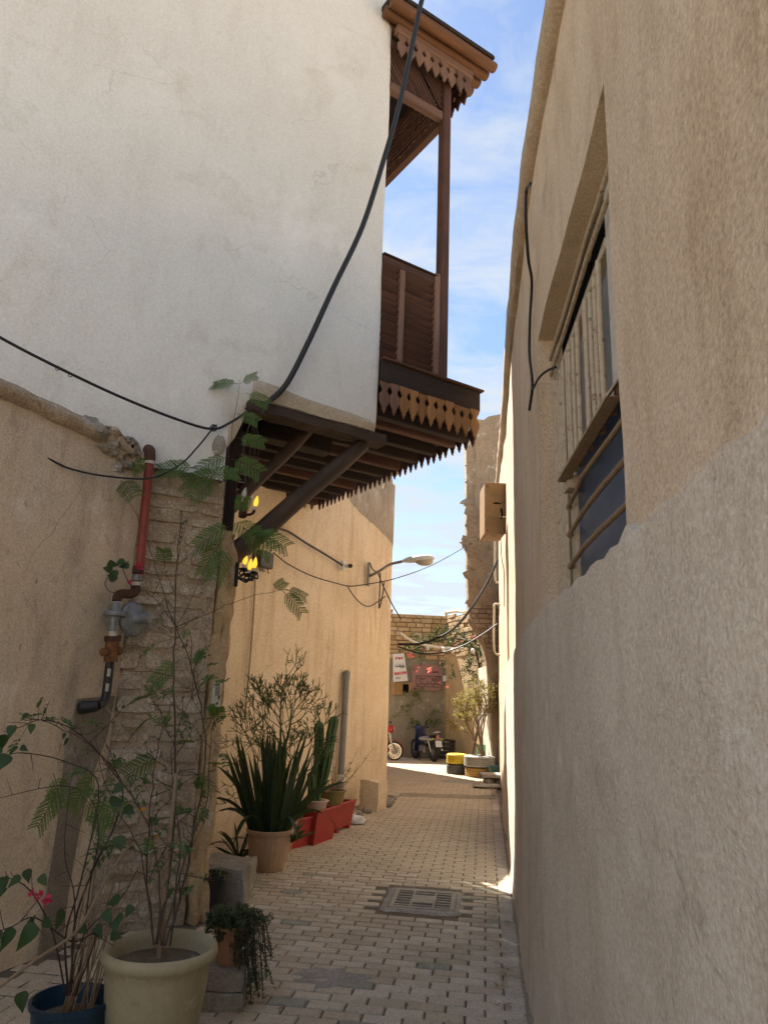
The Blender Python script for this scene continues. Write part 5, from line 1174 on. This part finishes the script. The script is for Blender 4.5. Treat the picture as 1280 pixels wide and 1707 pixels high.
stems = [([(262, 1575, 3.62), (285, 1440, 3.9), (294, 1290, 4.3), (289, 1150, 4.6), (292, 1045, 4.8), (296, 930, 4.9), (303, 850, 5.0)], .011),
         ([(276, 1575, 3.6), (305, 1480, 3.8), (325, 1380, 4.1), (343, 1270, 4.5), (337, 1190, 4.7), (322, 1120, 4.8), (300, 1062, 4.9), (270, 1010, 5.0), (243, 985, 5.05)], .009),
         ([(268, 1575, 3.6), (262, 1430, 3.7), (234, 1350, 3.9), (190, 1290, 4.1), (150, 1240, 4.2), (80, 1205, 4.2), (40, 1200, 4.2)], .007),
         ([(256, 1575, 3.6), (245, 1450, 3.8), (253, 1330, 4.0), (262, 1250, 4.2), (285, 1170, 4.4)], .007),
         ([(285, 1575, 3.65), (300, 1400, 3.9), (285, 1270, 4.2), (303, 1200, 4.5), (330, 1140, 4.7)], .006),
         ([(258, 1575, 3.6), (235, 1420, 3.8), (190, 1340, 3.9), (165, 1260, 4.), (160, 1200, 4.1)], .005),
         ([(270, 1575, 3.6), (310, 1430, 3.9), (345, 1330, 4.3), (352, 1230, 4.6), (358, 1180, 4.9)], .006),
         ([(292, 1045, 4.8), (270, 980, 4.9), (245, 900, 5.0), (215, 835, 5.1), (185, 795, 5.15)], .0045),
         ([(294, 1045, 4.8), (320, 1000, 4.9), (345, 940, 5.1), (385, 880, 5.3)], .0045),
         ([(294, 1045, 4.8), (340, 1025, 4.9), (400, 1000, 5.0), (460, 985, 5.1), (480, 983, 5.1)], .004),
         ([(372, 850, 5.45), (378, 780, 5.45), (390, 700, 5.5), (398, 650, 5.5), (400, 632, 5.5)], .0045)]
for pts, r in stems:
    cm_ = catmull([sapp(*p) for p in pts], 5); n_ = len(cm_); cm_ = [p+rv()*.006 for p in cm_]
    st.tube(cm_, [lerp(r*.7, r*.28, i/(n_-1)) for i in range(n_)], 6)
    if r > .005:
        for i in range(4, n_-1, 2):                     # side twigs
            d = (rv()+ze*.8+Vector((0, -.3, 0))).normalized(); L = R(.08, .3); q = cm_[i]; tw = [q, q+d*L*.5+rv()*.02, q+d*L]
            st.tube(tw, [.003, .002, .0012], 4)
            for j in range(random.randint(1, 7)): leaf(lf2, lerp(tw[0], tw[2], R(.2, 1)), rv()+d*.6, ze, R(.018, .036), .012)
            if random.random() < .22: bipinnate(st, lf, tw[2], (d+rv()*.6).normalized(), R(.12, .2))
def pinnate(st, mb, p, d, L, n=5):
    d = d.normalized(); nn = Vector((R(-.5, .5), -.7, .7)); s_ = d.cross(nn).normalized()
    pts = [p+d*L*t-ze*.35*L*t*t for t in (0, .33, .66, 1)]; st.tube(pts, .0013, 4)
    for i in range(n):
        t = .25+.75*i/n; q = p+d*L*t-ze*.35*L*t*t
        for sg in (-1, 1): leaf(mb, q, s_*sg+d*.55+rv()*.2, nn+rv()*.3, R(.026, .042), .015, .2, .3)
    leaf(mb, pts[-1], d-ze*.3, nn, .04, .016, .2, .2)
lf3 = MB()
for pts, r in stems[:7]:
    cm_ = catmull([sapp(*p) for p in pts], 6)
    for i in range(4, len(cm_)):
        if cm_[i].z > 2.1: continue
        for j in range(random.choice((0, 0, 0, 0, 1, 1))):
            d = (rv()+ze*.35+Vector((0, -.2, 0))).normalized(); L = R(.03, .16); q = cm_[i]+d*L; st.tube([cm_[i], q], [.002, .0013], 4); pinnate(st, lf3, q, (d+rv()*.5).normalized(), R(.08, .15), random.choice((3, 4, 5)))
for (px, py, y, dx_, dz_, L) in ((398, 640, 5.5, -.6, .1, .22), (400, 640, 5.5, .5, .3, .2), (410, 655, 5.5, .9, -.3, .22), (395, 690, 5.5, .5, -.1, .2), (395, 730, 5.5, 1, 0, .24), (385, 765, 5.5, 1, -.3, .3), (385, 760, 5.5, -.6, -.3, .3), (375, 790, 5.45, -1, -.1, .32), (365, 800, 5.4, -.6, -.5, .26),
                                 (185, 795, 5.15, -.9, -.1, .3), (180, 798, 5.15, -.6, -.7, .28), (200, 800, 5.1, .5, -.3, .26), (215, 790, 5.1, .6, .4, .22), (150, 790, 5.1, -.8, -.4, .22),
                                 (385, 870, 5.3, .6, -.2, .3), (390, 875, 5.3, -.5, -.2, .3), (405, 880, 5.3, .8, -.4, .32), (375, 890, 5.3, -.4, -.7, .3), (400, 860, 5.3, .1, .6, .2), (380, 910, 5.3, -.2, -.8, .26), (420, 885, 5.3, .9, -.2, .3),
                                 (455, 986, 5.1, .5, .6, .14), (470, 984, 5.1, .8, -.6, .2), (475, 983, 5.1, .9, -.1, .16), (330, 780, 5.3, -.8, 0, .3), (345, 790, 5.3, .6, .2, .25), (300, 1100, 4.8, -.5, -.4, .2), (270, 1260, 4.2, -.8, -.3, .2), (230, 1330, 4.0, -.7, -.3, .22), (110, 1300, 4.1, -.3, -.6, .22), (90, 1290, 4.1, .5, -.5, .2), (165, 1280, 4.1, -.4, -.6, .2), (140, 1330, 4.1, .7, -.4, .2)):
    bipinnate(st, lf, sapp(px, py, y), Vector((dx_, R(-.5, .1), dz_)), L*.95, n=Vector((R(-.3, .3), -.9, .45)), npair=7)
st.build('stem', m_twig, sap, smooth=True); lf.build('foliage', m_greenleaf, sap, recalc=False); tag(lf2.build('small_leaves', m_darkleaf, sap, recalc=False), kind='stuff'); tag(lf3.build('leaflets', m_midleaf, sap, recalc=False), kind='stuff')
tag(sap.children[1], kind='stuff')
for (px, py, y) in ((238, 1353, 3.9), (262, 1395, 3.9)):
    f_ = MB()
    for k in range(6): leaf(f_, sapp(px, py, y), rv()+ze*.3, ze, .025, .018)
    f_.build('flower', m_yellowfl, sap, recalc=False)
stake = MB().tube([bp+ze*.43+Vector((-.01, .03, 0)), Yd(283, 1400, 3.9), Yd(294, 1290, 4.1)], [.014, .012, .010], 8).build('stake', m_twigpale, smooth=True, axis=ze); tag(stake, 'pale wooden stake stuck in the clay pot soil', 'stake')

# blue bucket with bougainvillea
bb = G(122, 1665, .3); bb.z = 0; bbt = thing('blue_bucket', 'old blue plastic bucket full of soil used as a planter', 'bucket', bb)
MB().lathe([(0, 0), (.125, 0), (.15, .16), (.165, .28), (.176, .285), (.178, .305), (.165, .308), (.155, .27), (.146, .22)], bb, 36).build('body', m_bucket, bbt, smooth=True)
MB().lathe([(.15, .23), (.07, .245), (0, .235)], bb, 20, jit=.015).build('soil', m_soil, bbt, smooth=True)
bg_ = thing('bougainvillea', 'bougainvillea with arching thorny stems and red bracts in the blue bucket', 'shrub', bb+ze*.24)
st = MB(); random.seed(12)
bst = [([(120, 1660, 3.55), (125, 1540, 3.6), (160, 1440, 3.7), (190, 1380, 3.9), (205, 1310, 4.0), (170, 1260, 4.0), (120, 1215, 3.9), (70, 1200, 3.8), (35, 1212, 3.7)], .006),
       ([(115, 1660, 3.55), (110, 1560, 3.5), (135, 1470, 3.6), (165, 1310, 3.8), (110, 1270, 3.8), (40, 1255, 3.6), (5, 1262, 3.5)], .005),
       ([(125, 1660, 3.5), (160, 1560, 3.4), (120, 1570, 3.2), (60, 1530, 3.1), (20, 1545, 3.0), (-10, 1555, 3.0)], .004),
       ([(110, 1660, 3.5), (90, 1560, 3.4), (55, 1490, 3.3), (20, 1465, 3.2), (-10, 1470, 3.2)], .004),
       ([(128, 1660, 3.5), (150, 1480, 3.6), (165, 1390, 3.7), (150, 1330, 3.8), (100, 1310, 3.8), (0, 1330, 3.7)], .004),
       ([(118, 1660, 3.5), (125, 1500, 3.6), (108, 1420, 3.7), (118, 1300, 3.9)], .004), ([(112, 1660, 3.5), (140, 1560, 3.5), (200, 1500, 3.5), (235, 1440, 3.5)], .004)]
for pts, r in bst:
    cm_ = catmull([Yd(*p) for p in pts], 5); n_ = len(cm_); st.tube(cm_, [lerp(r, r*.4, i/(n_-1)) for i in range(n_)], 6)
    for i in range(6, n_, 2):
        d = (rv()+ze*.4).normalized(); st.tube([cm_[i], cm_[i]+d*R(.03, .12)], [.002, .001], 4)
st.build('stem', m_twigdark, bg_, smooth=True)
def heart(p, d, n, L, par, mat=m_darkleaf):
    d = d.normalized(); s_ = d.cross(n).normalized(); n = s_.cross(d); prof_ = [(0, .0), (-.04, .22), (.1, .40), (.3, .45), (.55, .34), (.8, .15), (1, 0)]
    vs = [p+d*L*t-ze*.25*L*t*t for t, w in prof_]+[p+d*L*t+s_*w*L+n*w*L*.3-ze*.25*L*t*t for t, w in prof_]+[p+d*L*t-s_*w*L+n*w*L*.3-ze*.25*L*t*t for t, w in prof_]; k = len(prof_)
    fs = [(i, i+1, k+i+1, k+i) for i in range(k-1)]+[(i+1, i, 2*k+i, 2*k+i+1) for i in range(k-1)]
    return MB().add(vs, fs).build('leaf', mat, par, smooth=True, recalc=False)
for (px, py, y, L) in ((22, 1210, 3.7, .07), (55, 1207, 3.75, .06), (48, 1190, 3.7, .05), (5, 1225, 3.6, .08), (15, 1260, 3.5, .09), (30, 1245, 3.5, .07), (3, 1248, 3.5, .07), (35, 1246, 3.55, .06), (115, 1233, 3.9, .05), (110, 1222, 3.9, .05),
                       (185, 1340, 3.6, .085), (222, 1350, 3.6, .085), (205, 1310, 3.8, .07), (196, 1395, 3.5, .07), (5, 1480, 3.2, .08), (35, 1463, 3.2, .07), (68, 1460, 3.25, .07), (45, 1450, 3.3, .06), (8, 1462, 3.2, .07), (25, 1550, 3.0, .10), (62, 1545, 3.05, .10), (5, 1555, 3.0, .07), (55, 1530, 3.1, .07), (72, 1535, 3.1, .06), (108, 1520, 3.3, .09), (35, 1655, 3.1, .08), (175, 1520, 3.4, .07), (190, 1535, 3.4, .07), (160, 1545, 3.4, .08), (200, 1500, 3.45, .07), (135, 1545, 3.4, .08), (315, 1410, 3.8, .07), (220, 1510, 3.5, .06), (150, 1515, 3.4, .07), (185, 1560, 3.4, .07), (205, 1530, 3.4, .06)):
    heart(Yd(px, py, y), Vector((R(-.8, .8), R(-.6, .2), R(-.9, .1))), Vector((R(-.5, .5), -.8, .5)), L*R(.6, .85), bg_)
def bract(c, r, par, n=9):
    f_ = MB()
    for k in range(n):
        d = rv()+Vector((0, -.3, 0)); leaf(f_, c+rv()*r*.35, d, rv(), r*R(.6, 1), r*.6, .2)
    return f_.build('bract', m_bract, par, recalc=False)
for (px, py, y, r) in ((68, 1493, 3.25, .03), (76, 1500, 3.25, .032), (53, 1488, 3.25, .02), (83, 1503, 3.25, .022)): bract(Yd(px, py, y), r, bg_, 10)
for (px, py, r) in ((232, 945, .045), (218, 970, .03)): bract(GWp(px, py, .2), r, bg_, 9)
for (px, py) in ((188, 945), (197, 957), (186, 952), (208, 935), (215, 945), (192, 968)): heart(GWp(px, py, .2), Vector((R(-.8, .5), -.2, R(-.6, .6))), Vector((0, -.8, .5)), .07, bg_)
tw = MB()
for pts in ([(225, 985), (212, 965), (205, 945), (215, 935)], [(200, 990), (182, 985), (176, 970), (190, 950)]): tw.tube(catmull([GWp(x, y, .18) for x, y in pts]), .003, 5)
tw.build('twig', m_twigdark, bg_, smooth=True)
dg2 = MB(); random.seed(3)
for i in range(22):
    b0 = bb+Vector((R(-.06, .09), R(-.06, .06), .24)); tp = b0+Vector((R(-.08, .16), R(-.05, .1), R(.3, .62))); dg2.tube([b0, lerp(b0, tp, .5)+rv()*.02, tp], [.0035, .003, .0015], 5)
o = dg2.build('dry_stalks', m_rustbar); tag(o, 'bundle of dry brown stalks standing in the blue bucket', 'dry stalks')
cane = MB().tube(catmull([Yd(0, 1645, 2.9), Yd(60, 1600, 3.0), Yd(130, 1550, 3.2), Yd(175, 1470, 3.5), Yd(215, 1410, 3.7)]), [.007]*10+[.004]*11 if False else .006, 7).build('cane', m_twigpale, smooth=True); tag(cane, 'long pale bent cane leaning across the blue bucket', 'cane')

# small terracotta pot with trailing succulent on blocks
k0 = G(361, 1690); blk = thing('block_stack', 'two grey concrete blocks stacked as a pot stand', 'block stack', k0+Vector((0, .12, 0)))
cb_ = k0+Vector((0, .12, 0))
for i in range(2): MB().rough_box(cb_+Vector((R(-.01, .01), R(-.01, .01), .048+i*.098)), (.115, .01, 0), (-.01, .11, 0), (0, 0, .046), 7, .010, 9).build('block', m_block, blk)
tp_ = cb_+Vector((.015, .02, .195)); tpt = thing('terracotta_pot', 'small orange terracotta pot holding the trailing succulent', 'pot', tp_)
pot_lathe(tp_, .065, .082, .19, .008).build('body', m_terra, tpt, smooth=True)
su = thing('trailing_succulent', 'bushy trailing succulent spilling over the small terracotta pot', 'succulent', tp_+ze*.16)
st = MB(); lf = MB(); random.seed(6)
for i in range(120):
    a = R(0, 6.28); out = R(.05, .2)*(1.2 if math.cos(a) > 0 else .8); dn = R(-.04, .42)*(1 if math.cos(a) > -.1 else .25); c = tp_+Vector((0, 0, .17))
    mid_ = c+Vector((math.cos(a)*out*.8, math.sin(a)*out*.6, R(.02, .10))); end = c+Vector((math.cos(a)*out*1.05+R(0, .05), math.sin(a)*out*.7, -dn+.05)); cm_ = catmull([c+rv()*.03, mid_, lerp(mid_, end, .6)+rv()*.015, end], 4)
    st.tube(cm_, .0022, 4)
    for q in cm_[2:]:
        for j in range(5): leaf(lf, q+rv()*.008, rv()+ze*.3, ze, R(.014, .024), .009)
st.build('stem', m_twig, su); tag(lf.build('foliage', m_succ, su, recalc=False), kind='stuff')

# ledge block, black pot
lb = MB(); lb.rough_box(G(362, 1521)+Vector((.0, .28, .15)), (.18, .0, 0), (0, .25, 0), (0, 0, .15), 9, .03, 6); o = lb.build('stone_ledge', m_block); tag(o, 'rough stone ledge block between the pier and the ribbed pot', 'ledge')
bkp = G(346, 1530); bkp.z = 0; bt = thing('black_pot', 'black plastic nursery pot standing before the stone ledge', 'pot', bkp)
MB().lathe([(0, 0), (.10, 0), (.125, .28), (.135, .285), (.135, .30), (.12, .30), (.112, .26), (0, .25)], bkp, 24).build('body', m_blackpot, bt, smooth=True)
lf = MB(); random.seed(8)
for i in range(60): leaf(lf, bkp+Vector((R(-.1, .12), R(-.1, .1), .27)), rv()+ze*1.0, ze, R(.03, .07), .014)
o = lf.build('weed', m_succ, recalc=False); tag(o, 'low green weeds growing in the black pot', 'weeds', kind='stuff')

# snake plant in ribbed terracotta pot
sp_ = G(441, 1458)+Vector((0, .17, 0)); sp_.z = 0; spt = thing('ribbed_pot', 'ribbed pale terracotta pot with a plain rim', 'pot', sp_)
MB().lathe([(0, 0), (.135, 0), (.15, .02), (.185, .14), (.2, .26), (.2, .33)], sp_, 96, rib=24, ribamp=.012).build('body', m_terrapale, spt, smooth=True)
MB().lathe([(.2, .332), (.222, .335), (.226, .365), (.21, .372), (.195, .36), (.185, .30), (0, .31)], sp_, 48).build('rim', m_terrapale, spt, smooth=True)
sn_ = thing('snake_plant', 'dense snake plant with dark sword leaves in the ribbed pot', 'snake plant', sp_+ze*.3)
random.seed(19)
def sword(p, d, L, wd_, curve, par, mat=m_snake, twist=0.):
    d = d.normalized(); side = d.cross(Vector((R(-1, 1), -1.2, R(-.2, .2)))).normalized(); N_ = 9; vs = []
    bend = Vector((d.x, d.y, 0)); bend = bend.normalized() if bend.length > .05 else Vector((1, 0, 0)); q = Vector(p)
    for i in range(N_+1):
        t = i/N_; w = wd_*(.55+.9*t-1.0*t*t)*(1 if t < .75 else max(.03, (1-t)/.25)**.8); nn = side.cross(d).normalized()
        vs += [q-side*w*.5+nn*w*.18, q, q+side*w*.5+nn*w*.18]
        dd = (d*(1-curve*t)+bend*curve*t*.8-ze*curve*curve*t*t*1.2).normalized(); q = q+dd*(L/N_)
    fs = []
    for i in range(N_): a = i*3; fs += [(a, a+1, a+4, a+3), (a+1, a+2, a+5, a+4)]
    return MB().add(vs, fs).build('leaf', mat, par, smooth=True, recalc=False)
for i in range(64):
    a = R(0, 6.28); rr = R(0, .19); p = sp_+Vector((math.cos(a)*rr, math.sin(a)*rr*.8, .30)); sword(p, Vector((math.cos(a)*rr*2.0+R(-.12, .12), math.sin(a)*rr*1.2, 1)), R(.6, 1.05), R(.042, .068), R(0, .25), sn_)
for (dx_, dy_, L, cv) in ((1, -.4, .8, 1.1), (-1, -.1, .8, .9), (-.9, -.5, .75, 1.1), (.5, -.8, .7, 1.2), (-.35, -.9, .75, 1.25), (1, .1, .85, .6), (.9, -.2, .75, .45), (-.8, .2, .85, .5)):
    sword(sp_+Vector((dx_*.12, dy_*.12, .31)), Vector((dx_*.6, dy_*.6, 1)), L, R(.05, .07), cv, sn_)
al = thing('spiky_aloe', 'low dark spiky rosette plant behind the ribbed pot', 'aloe', G(395, 1450)); random.seed(4); ac = G(392, 1448)+Vector((0, .15, 0)); ac.z = 0
for i in range(16): sword(ac+ze*.05, Vector((R(-1, 1), R(-1, .4), R(.3, 1.1))), R(.25, .42), .035, R(.2, .7), al, m_snake)
a2_ = thing('spiky_aloe', 'pale green spiky rosette at the near end of the red planters', 'aloe', G(480, 1400)); ac = G(486, 1408, .25)+Vector((-.02, .12, 0)); random.seed(5)
for i in range(22): sword(ac+ze*.0, Vector((R(-1, 1), R(-1, .6), R(.1, 1.0))), R(.18, .32), .028, R(.1, .4), a2_, m_aloe)

# red planters
def planter(a, b, w, h, label, foot=True):
    t = thing('red_planter', label, 'planter', (a+b)/2); d = (b-a).normalized(); n = Vector((-d.y, d.x, 0)); L = (b-a).length; f0 = .0
    z0 = .05 if foot else .004; fl = .06
    A = [a+ze*z0+n*.05, b+ze*z0+n*.05]; Bt = [a+ze*h-d*fl*.6, b+ze*h+d*fl*.6]
    def bd(nm, q, ex): MB().prism(q, ex).build(nm, m_redwood, t, axis=d)
    bd('front_board', [A[0], A[1], Bt[1], Bt[0]], n*.02); bk_ = [p+n*(w-.10) for p in A]; bt_ = [p+n*w for p in Bt]
    bd('back_board', [bk_[0], bk_[1], bt_[1], bt_[0]], n*.02)
    bd('end_board', [A[0]+n*.021, bk_[0]-n*.001, bt_[0]-n*.001, Bt[0]+n*.021], d*.02); bd('end_board', [A[1]+n*.021, bk_[1]-n*.001, bt_[1]-n*.001, Bt[1]+n*.021], -d*.02)
    s0 = a+ze*h*.72; MB().prism([s0+n*.035+d*.02, s0+d*(L-.02)+n*.035, s0+d*(L-.02)+n*(w-.03), s0+d*.02+n*(w-.03)], ze*.02).build('soil', m_soil, t)
    MB().box((Bt[0]+Bt[1])/2+n*.004, d*((Bt[1]-Bt[0]).length/2), ze*.012, n*.018, .004).build('lip', m_redwood, t); MB().box((bt_[0]+bt_[1])/2+n*.004, d*((Bt[1]-Bt[0]).length/2), ze*.012, n*.018, .004).build('lip', m_redwood, t)
    if foot:
        for p in (a+d*.06, b-d*.06): MB().box(p+n*w*.5+ze*.027, d*.03, n*(w*.4), ze*.025, .004).build('foot', m_redwood, t)
    return t
planter(G(489, 1419), G(526, 1408)-md*.02, .34, .30, 'red painted planter box nearest the ribbed pot, holding spiky rosettes', False)
planter(G(529, 1411), G(561, 1399), .34, .36, 'taller red planter box holding the columnar cactus', False)
planter(G(563, 1392)+md*.02, G(587, 1382)+md*.05, .36, .34, 'red planter box raised on a foot beside the white bag', True)

# pencil cactus
pc = Yd(472, 1332, 8.35); pc.z = 0; random.seed(23)
pt = thing('terracotta_pot', 'terracotta pot hidden behind the snake plant, holding the pencil cactus', 'pot', pc); pot_lathe(pc, .12, .16, .30).build('body', m_terra, pt, smooth=True)
pcx = thing('pencil_cactus', 'wide twiggy pencil cactus with bare green stems against the golden wall', 'pencil cactus', pc+ze*.28); st = MB(); st2 = MB()
def grow(p, d, L, r, lvl):
    pts = [p]; q = Vector(p); dd = Vector(d)
    for i in range(3): dd = (dd+rv()*.22+ze*.08).normalized(); q = q+dd*L/3; q.y = min(q.y, 8.9); pts.append(Vector(q))
    (st if lvl < 1 else st2).tube(pts, [r, r*.9, r*.8, r*.68], 5 if lvl > 1 else 7, cap=lvl > 3)
    if lvl >= 7: return
    for i in range(random.choice((2, 2, 3)) if lvl < 5 else random.choice((2, 3))):
        nd_ = (dd+rv()*(.95 if lvl < 3 else .8)+Vector((0, -.12, .12))).normalized(); grow(pts[-1], nd_, L*R(.62, .88), max(.0042, r*.70), lvl+1)
grow(pc+ze*.28, Vector((.06, -.05, 1)), .48, .02, 0); grow(pc+ze*.58, Vector((-.7, -.1, .8)), .27, .011, 1); grow(pc+ze*.55, Vector((.45, -.1, .8)), .25, .011, 1); grow(pc+ze*.72, Vector((-.2, -.1, 1)), .33, .011, 1); grow(pc+ze*.66, Vector((.2, -.15, 1)), .31, .011, 1); grow(pc+ze*.5, Vector((-.5, -.3, .5)), .3, .01, 2)
st.build('trunk', m_twig, pcx, smooth=True); tag(st2.build('twigs', m_pencil, pcx, recalc=False), kind='stuff')

# columnar cactus in pale pot, olive pot
cc = Yd(527, 1348, 9.05); cc.z = .28; cpt = thing('pale_pot', 'round pale pot set in the taller red planter', 'pot', cc); pot_lathe(cc, .10, .13, .16).build('body', m_pinkpot, cpt, smooth=True)
ccx = thing('columnar_cactus', 'ribbed columnar cactus with three upright arms in the pale pot', 'cactus', cc+ze*.12)
def column(pts, r):
    b = MB(); cm_ = catmull(pts, 6); n_ = len(cm_); NK = 24
    for i, p in enumerate(cm_):
        t = i/(n_-1); rr = r*(.8+.2*min(1, t*5))*(1 if t < .88 else math.sqrt(max(.02, 1-((t-.88)/.12)**2)))
        for k in range(NK): a = 2*math.pi*k/NK; q = rr*(1+.20*math.cos(6*a)); b.v.append(p+Vector((q*math.cos(a), q*math.sin(a), 0)))
    b.f += [(i*NK+k, i*NK+(k+1) % NK, (i+1)*NK+(k+1) % NK, (i+1)*NK+k) for i in range(n_-1) for k in range(NK)]+[tuple(range((n_-1)*NK, n_*NK))]
    b.build('column', m_cactus, ccx, smooth=True)
column([cc+ze*.12, Yd(530, 1290, 9.05), Yd(532, 1240, 9.05), Yd(532, 1200, 9.05)], .05); column([cc+ze*.30+Vector((.05, 0, 0)), Yd(545, 1270, 9.0), Yd(553, 1220, 9.0), Yd(558, 1193, 9.0)], .05); column([cc+ze*.12+Vector((-.07, -.05, 0)), Yd(519, 1315, 8.95), Yd(518, 1286, 8.95)], .036)
oc = Yd(552, 1344, 9.55); oc.z = .28; opt = thing('olive_pot', 'olive plastic pot in the raised red planter', 'pot', oc); pot_lathe(oc, .13, .165, .22).build('body', m_olivepot, opt, smooth=True)
tg = thing('twiggy_shrub', 'thin twiggy shrub with few leaves in the olive pot', 'shrub', oc+ze*.18); st = MB(); lf = MB(); random.seed(9)
for i in range(14):
    d = Vector((R(-.6, 1.0), R(-.3, .1), R(.4, 1.2))); L = R(.4, .85); cm_ = catmull([oc+ze*.18, oc+ze*.2+d*L*.5+rv()*.05, oc+ze*.2+d*L+rv()*.05], 4); st.tube(cm_, [.005, .0045, .004, .004, .003, .003, .002, .002, .0015], 5)
    for q in cm_[4:]:
        if random.random() < .5: leaf(lf, q, rv(), ze, R(.03, .06), .02)
for i in range(40):
    p = oc+Vector((R(-.35, .1), R(-.15, .05), .1)); leaf(lf, p, Vector((R(-.7, .7), -.5, R(-.4, .5))), ze, R(.1, .25), .012, droop=1.)
st.build('stem', m_twigpale, tg); tag(lf.build('foliage', m_greenleaf, tg, recalc=False), kind='stuff')

# far bougainvillea and dry shrub
tbp = tb+Vector((.12, 0, .42)); ds = thing('dry_shrub', 'leaning dry shrub with straw-coloured leaves growing from the grey tyre', 'shrub', tbp); st = MB(); lf = MB(); random.seed(33)
def branch(st, lf, p, d, L, r, lvl, maxl, ls, dens=3):
    pts = [Vector(p)]; dd = Vector(d); q = Vector(p)
    for i in range(3): dd = (dd+rv()*.2).normalized(); q = q+dd*L/3; pts.append(Vector(q))
    st.tube(pts, [r, r*.9, r*.8, r*.7], 5)
    if lvl >= maxl-1:
        for q in pts[1:]:
            for j in range(dens): leaf(lf, q+rv()*.05, rv(), rv(), R(.7, 1.3)*ls, ls*.5)
    if lvl < maxl:
        for i in range(3): branch(st, lf, pts[-1 if i else -2], (dd+rv()*.75+ze*.1).normalized(), L*R(.6, .85), r*.62, lvl+1, maxl, ls, dens)
for (dx_, dz_, L, m_) in ((-.36, 1.0, .72, 4), (-.2, 1.0, .72, 4), (-.05, 1.0, .7, 4), (-.25, 1.1, .55, 4)): branch(st, lf, tbp+rv()*.04, Vector((dx_, .15, dz_)), L, .028, 1, m_, .06, 6)
st.build('branches', m_twigpale, ds); tag(lf.build('foliage', m_dry, ds, recalc=False), kind='stuff')
bo_ = thing('bougainvillea', 'large bougainvillea with pink flowers arching over the cafe sign', 'shrub', Vector((2.55, 20.2, 0))); st = MB(); lf = MB(); fl = MB(); random.seed(61)
tr_ = catmull([Vector((2.55, 20.2, 0)), Yd(798, 1200, 20.0), Yd(800, 1130, 19.6), Yd(790, 1080, 19.4), Yd(760, 1065, 19.8), Yd(715, 1072, 20.6), Yd(685, 1085, 21.3)], 5); st.tube(tr_, [.035]*8+[.022]*(len(tr_)-8), 6)
for i in range(9, len(tr_)):
    for k in range(3): branch(st, lf, tr_[i], Vector((R(-.6, .5), R(-.4, .2), R(-.25, .5))), R(.15, .36), .008, 1, 2, .06, 3)
for (px, py, y) in ((790, 1075, 19.3), (800, 1110, 19.3), (785, 1120, 19.4), (775, 1100, 19.5), (795, 1135, 19.3), (765, 1120, 19.6), (805, 1090, 19.2), (750, 1105, 20.2), (740, 1120, 20.4)):
    branch(st, lf, Yd(px, py, y), rv(), R(.2, .32), .008, 1, 2, .065, 4)
for (px, py, y, r, n_) in ((684, 1092, 21.2, .10, 16), (716, 1116, 21.3, .11, 18), (695, 1120, 21.3, .055, 8), (698, 1113, 21.3, .045, 7), (735, 1106, 20.8, .055, 8), (743, 1110, 20.8, .05, 8), (745, 1145, 20.8, .09, 9), (733, 1137, 20.9, .045, 6), (789, 1063, 19.2, .10, 10), (797, 1064, 19.2, .10, 9), (760, 1075, 19.6, .09, 8), (770, 1070, 19.5, .08, 8), (706, 1082, 20.5, .07, 6), (757, 1080, 19.6, .07, 6), (738, 1089, 20.2, .07, 6), (748, 1087, 20., .06, 6)):
    f_ = MB()
    for k in range(n_): leaf(f_, Yd(px, py, y)+rv()*r*.55, rv(), rv(), r*R(.5, .9), r*.5, .2)
    f_.build('flower', m_bract, bo_, recalc=False)
st.build('branches', m_twig, bo_); tag(lf.build('foliage', m_darkleaf, bo_, recalc=False), kind='stuff')
ws = thing('wall_weed', 'straggly yellow-green weed growing from the grey cement wall behind the motorcycle', 'weed', FL(705, 1200, .1)); st = MB(); lf = MB(); random.seed(71)
for (a, b) in (((690, 1172), (655, 1195)), ((700, 1165), (670, 1155)), ((712, 1205), (730, 1185)), ((700, 1205), (676, 1215)), ((705, 1215), (722, 1200)), ((698, 1220), (672, 1180)), ((720, 1210), (735, 1205)), ((690, 1160), (706, 1150))):
    p, q = FL(*a, .1), FL(*b, .35); cm_ = catmull([p, lerp(p, q, .5)+ze*.08, q], 5); st.tube(cm_, .008, 4)
    for z_ in cm_:
        for j in range(3): leaf(lf, z_+rv()*.06, rv(), rv(), R(.06, .12), .035)
st.build('stem', m_twigpale, ws); tag(lf.build('foliage', m_greenleaf, ws, recalc=False), kind='stuff')

# dry leaves and crumbs on the paving
lt = MB(); random.seed(101)
for i in range(150):
    if i < 90: p = G(R(400, 560), R(1400, 1520)) if i % 2 else G(R(380, 480), R(1440, 1700))
    else: p = G(R(825, 850), R(1380, 1690))
    p.z = .016+R(0, .004); leaf(lt, p, Vector((R(-1, 1), R(-1, 1), R(-.1, .25))), ze, R(.015, .05), R(.008, .02), .2)
tag(lt.build('leaf_litter', m_dry, recalc=False), 'scattered dry leaves and crumbs on the pavers', 'leaf litter', kind='stuff')
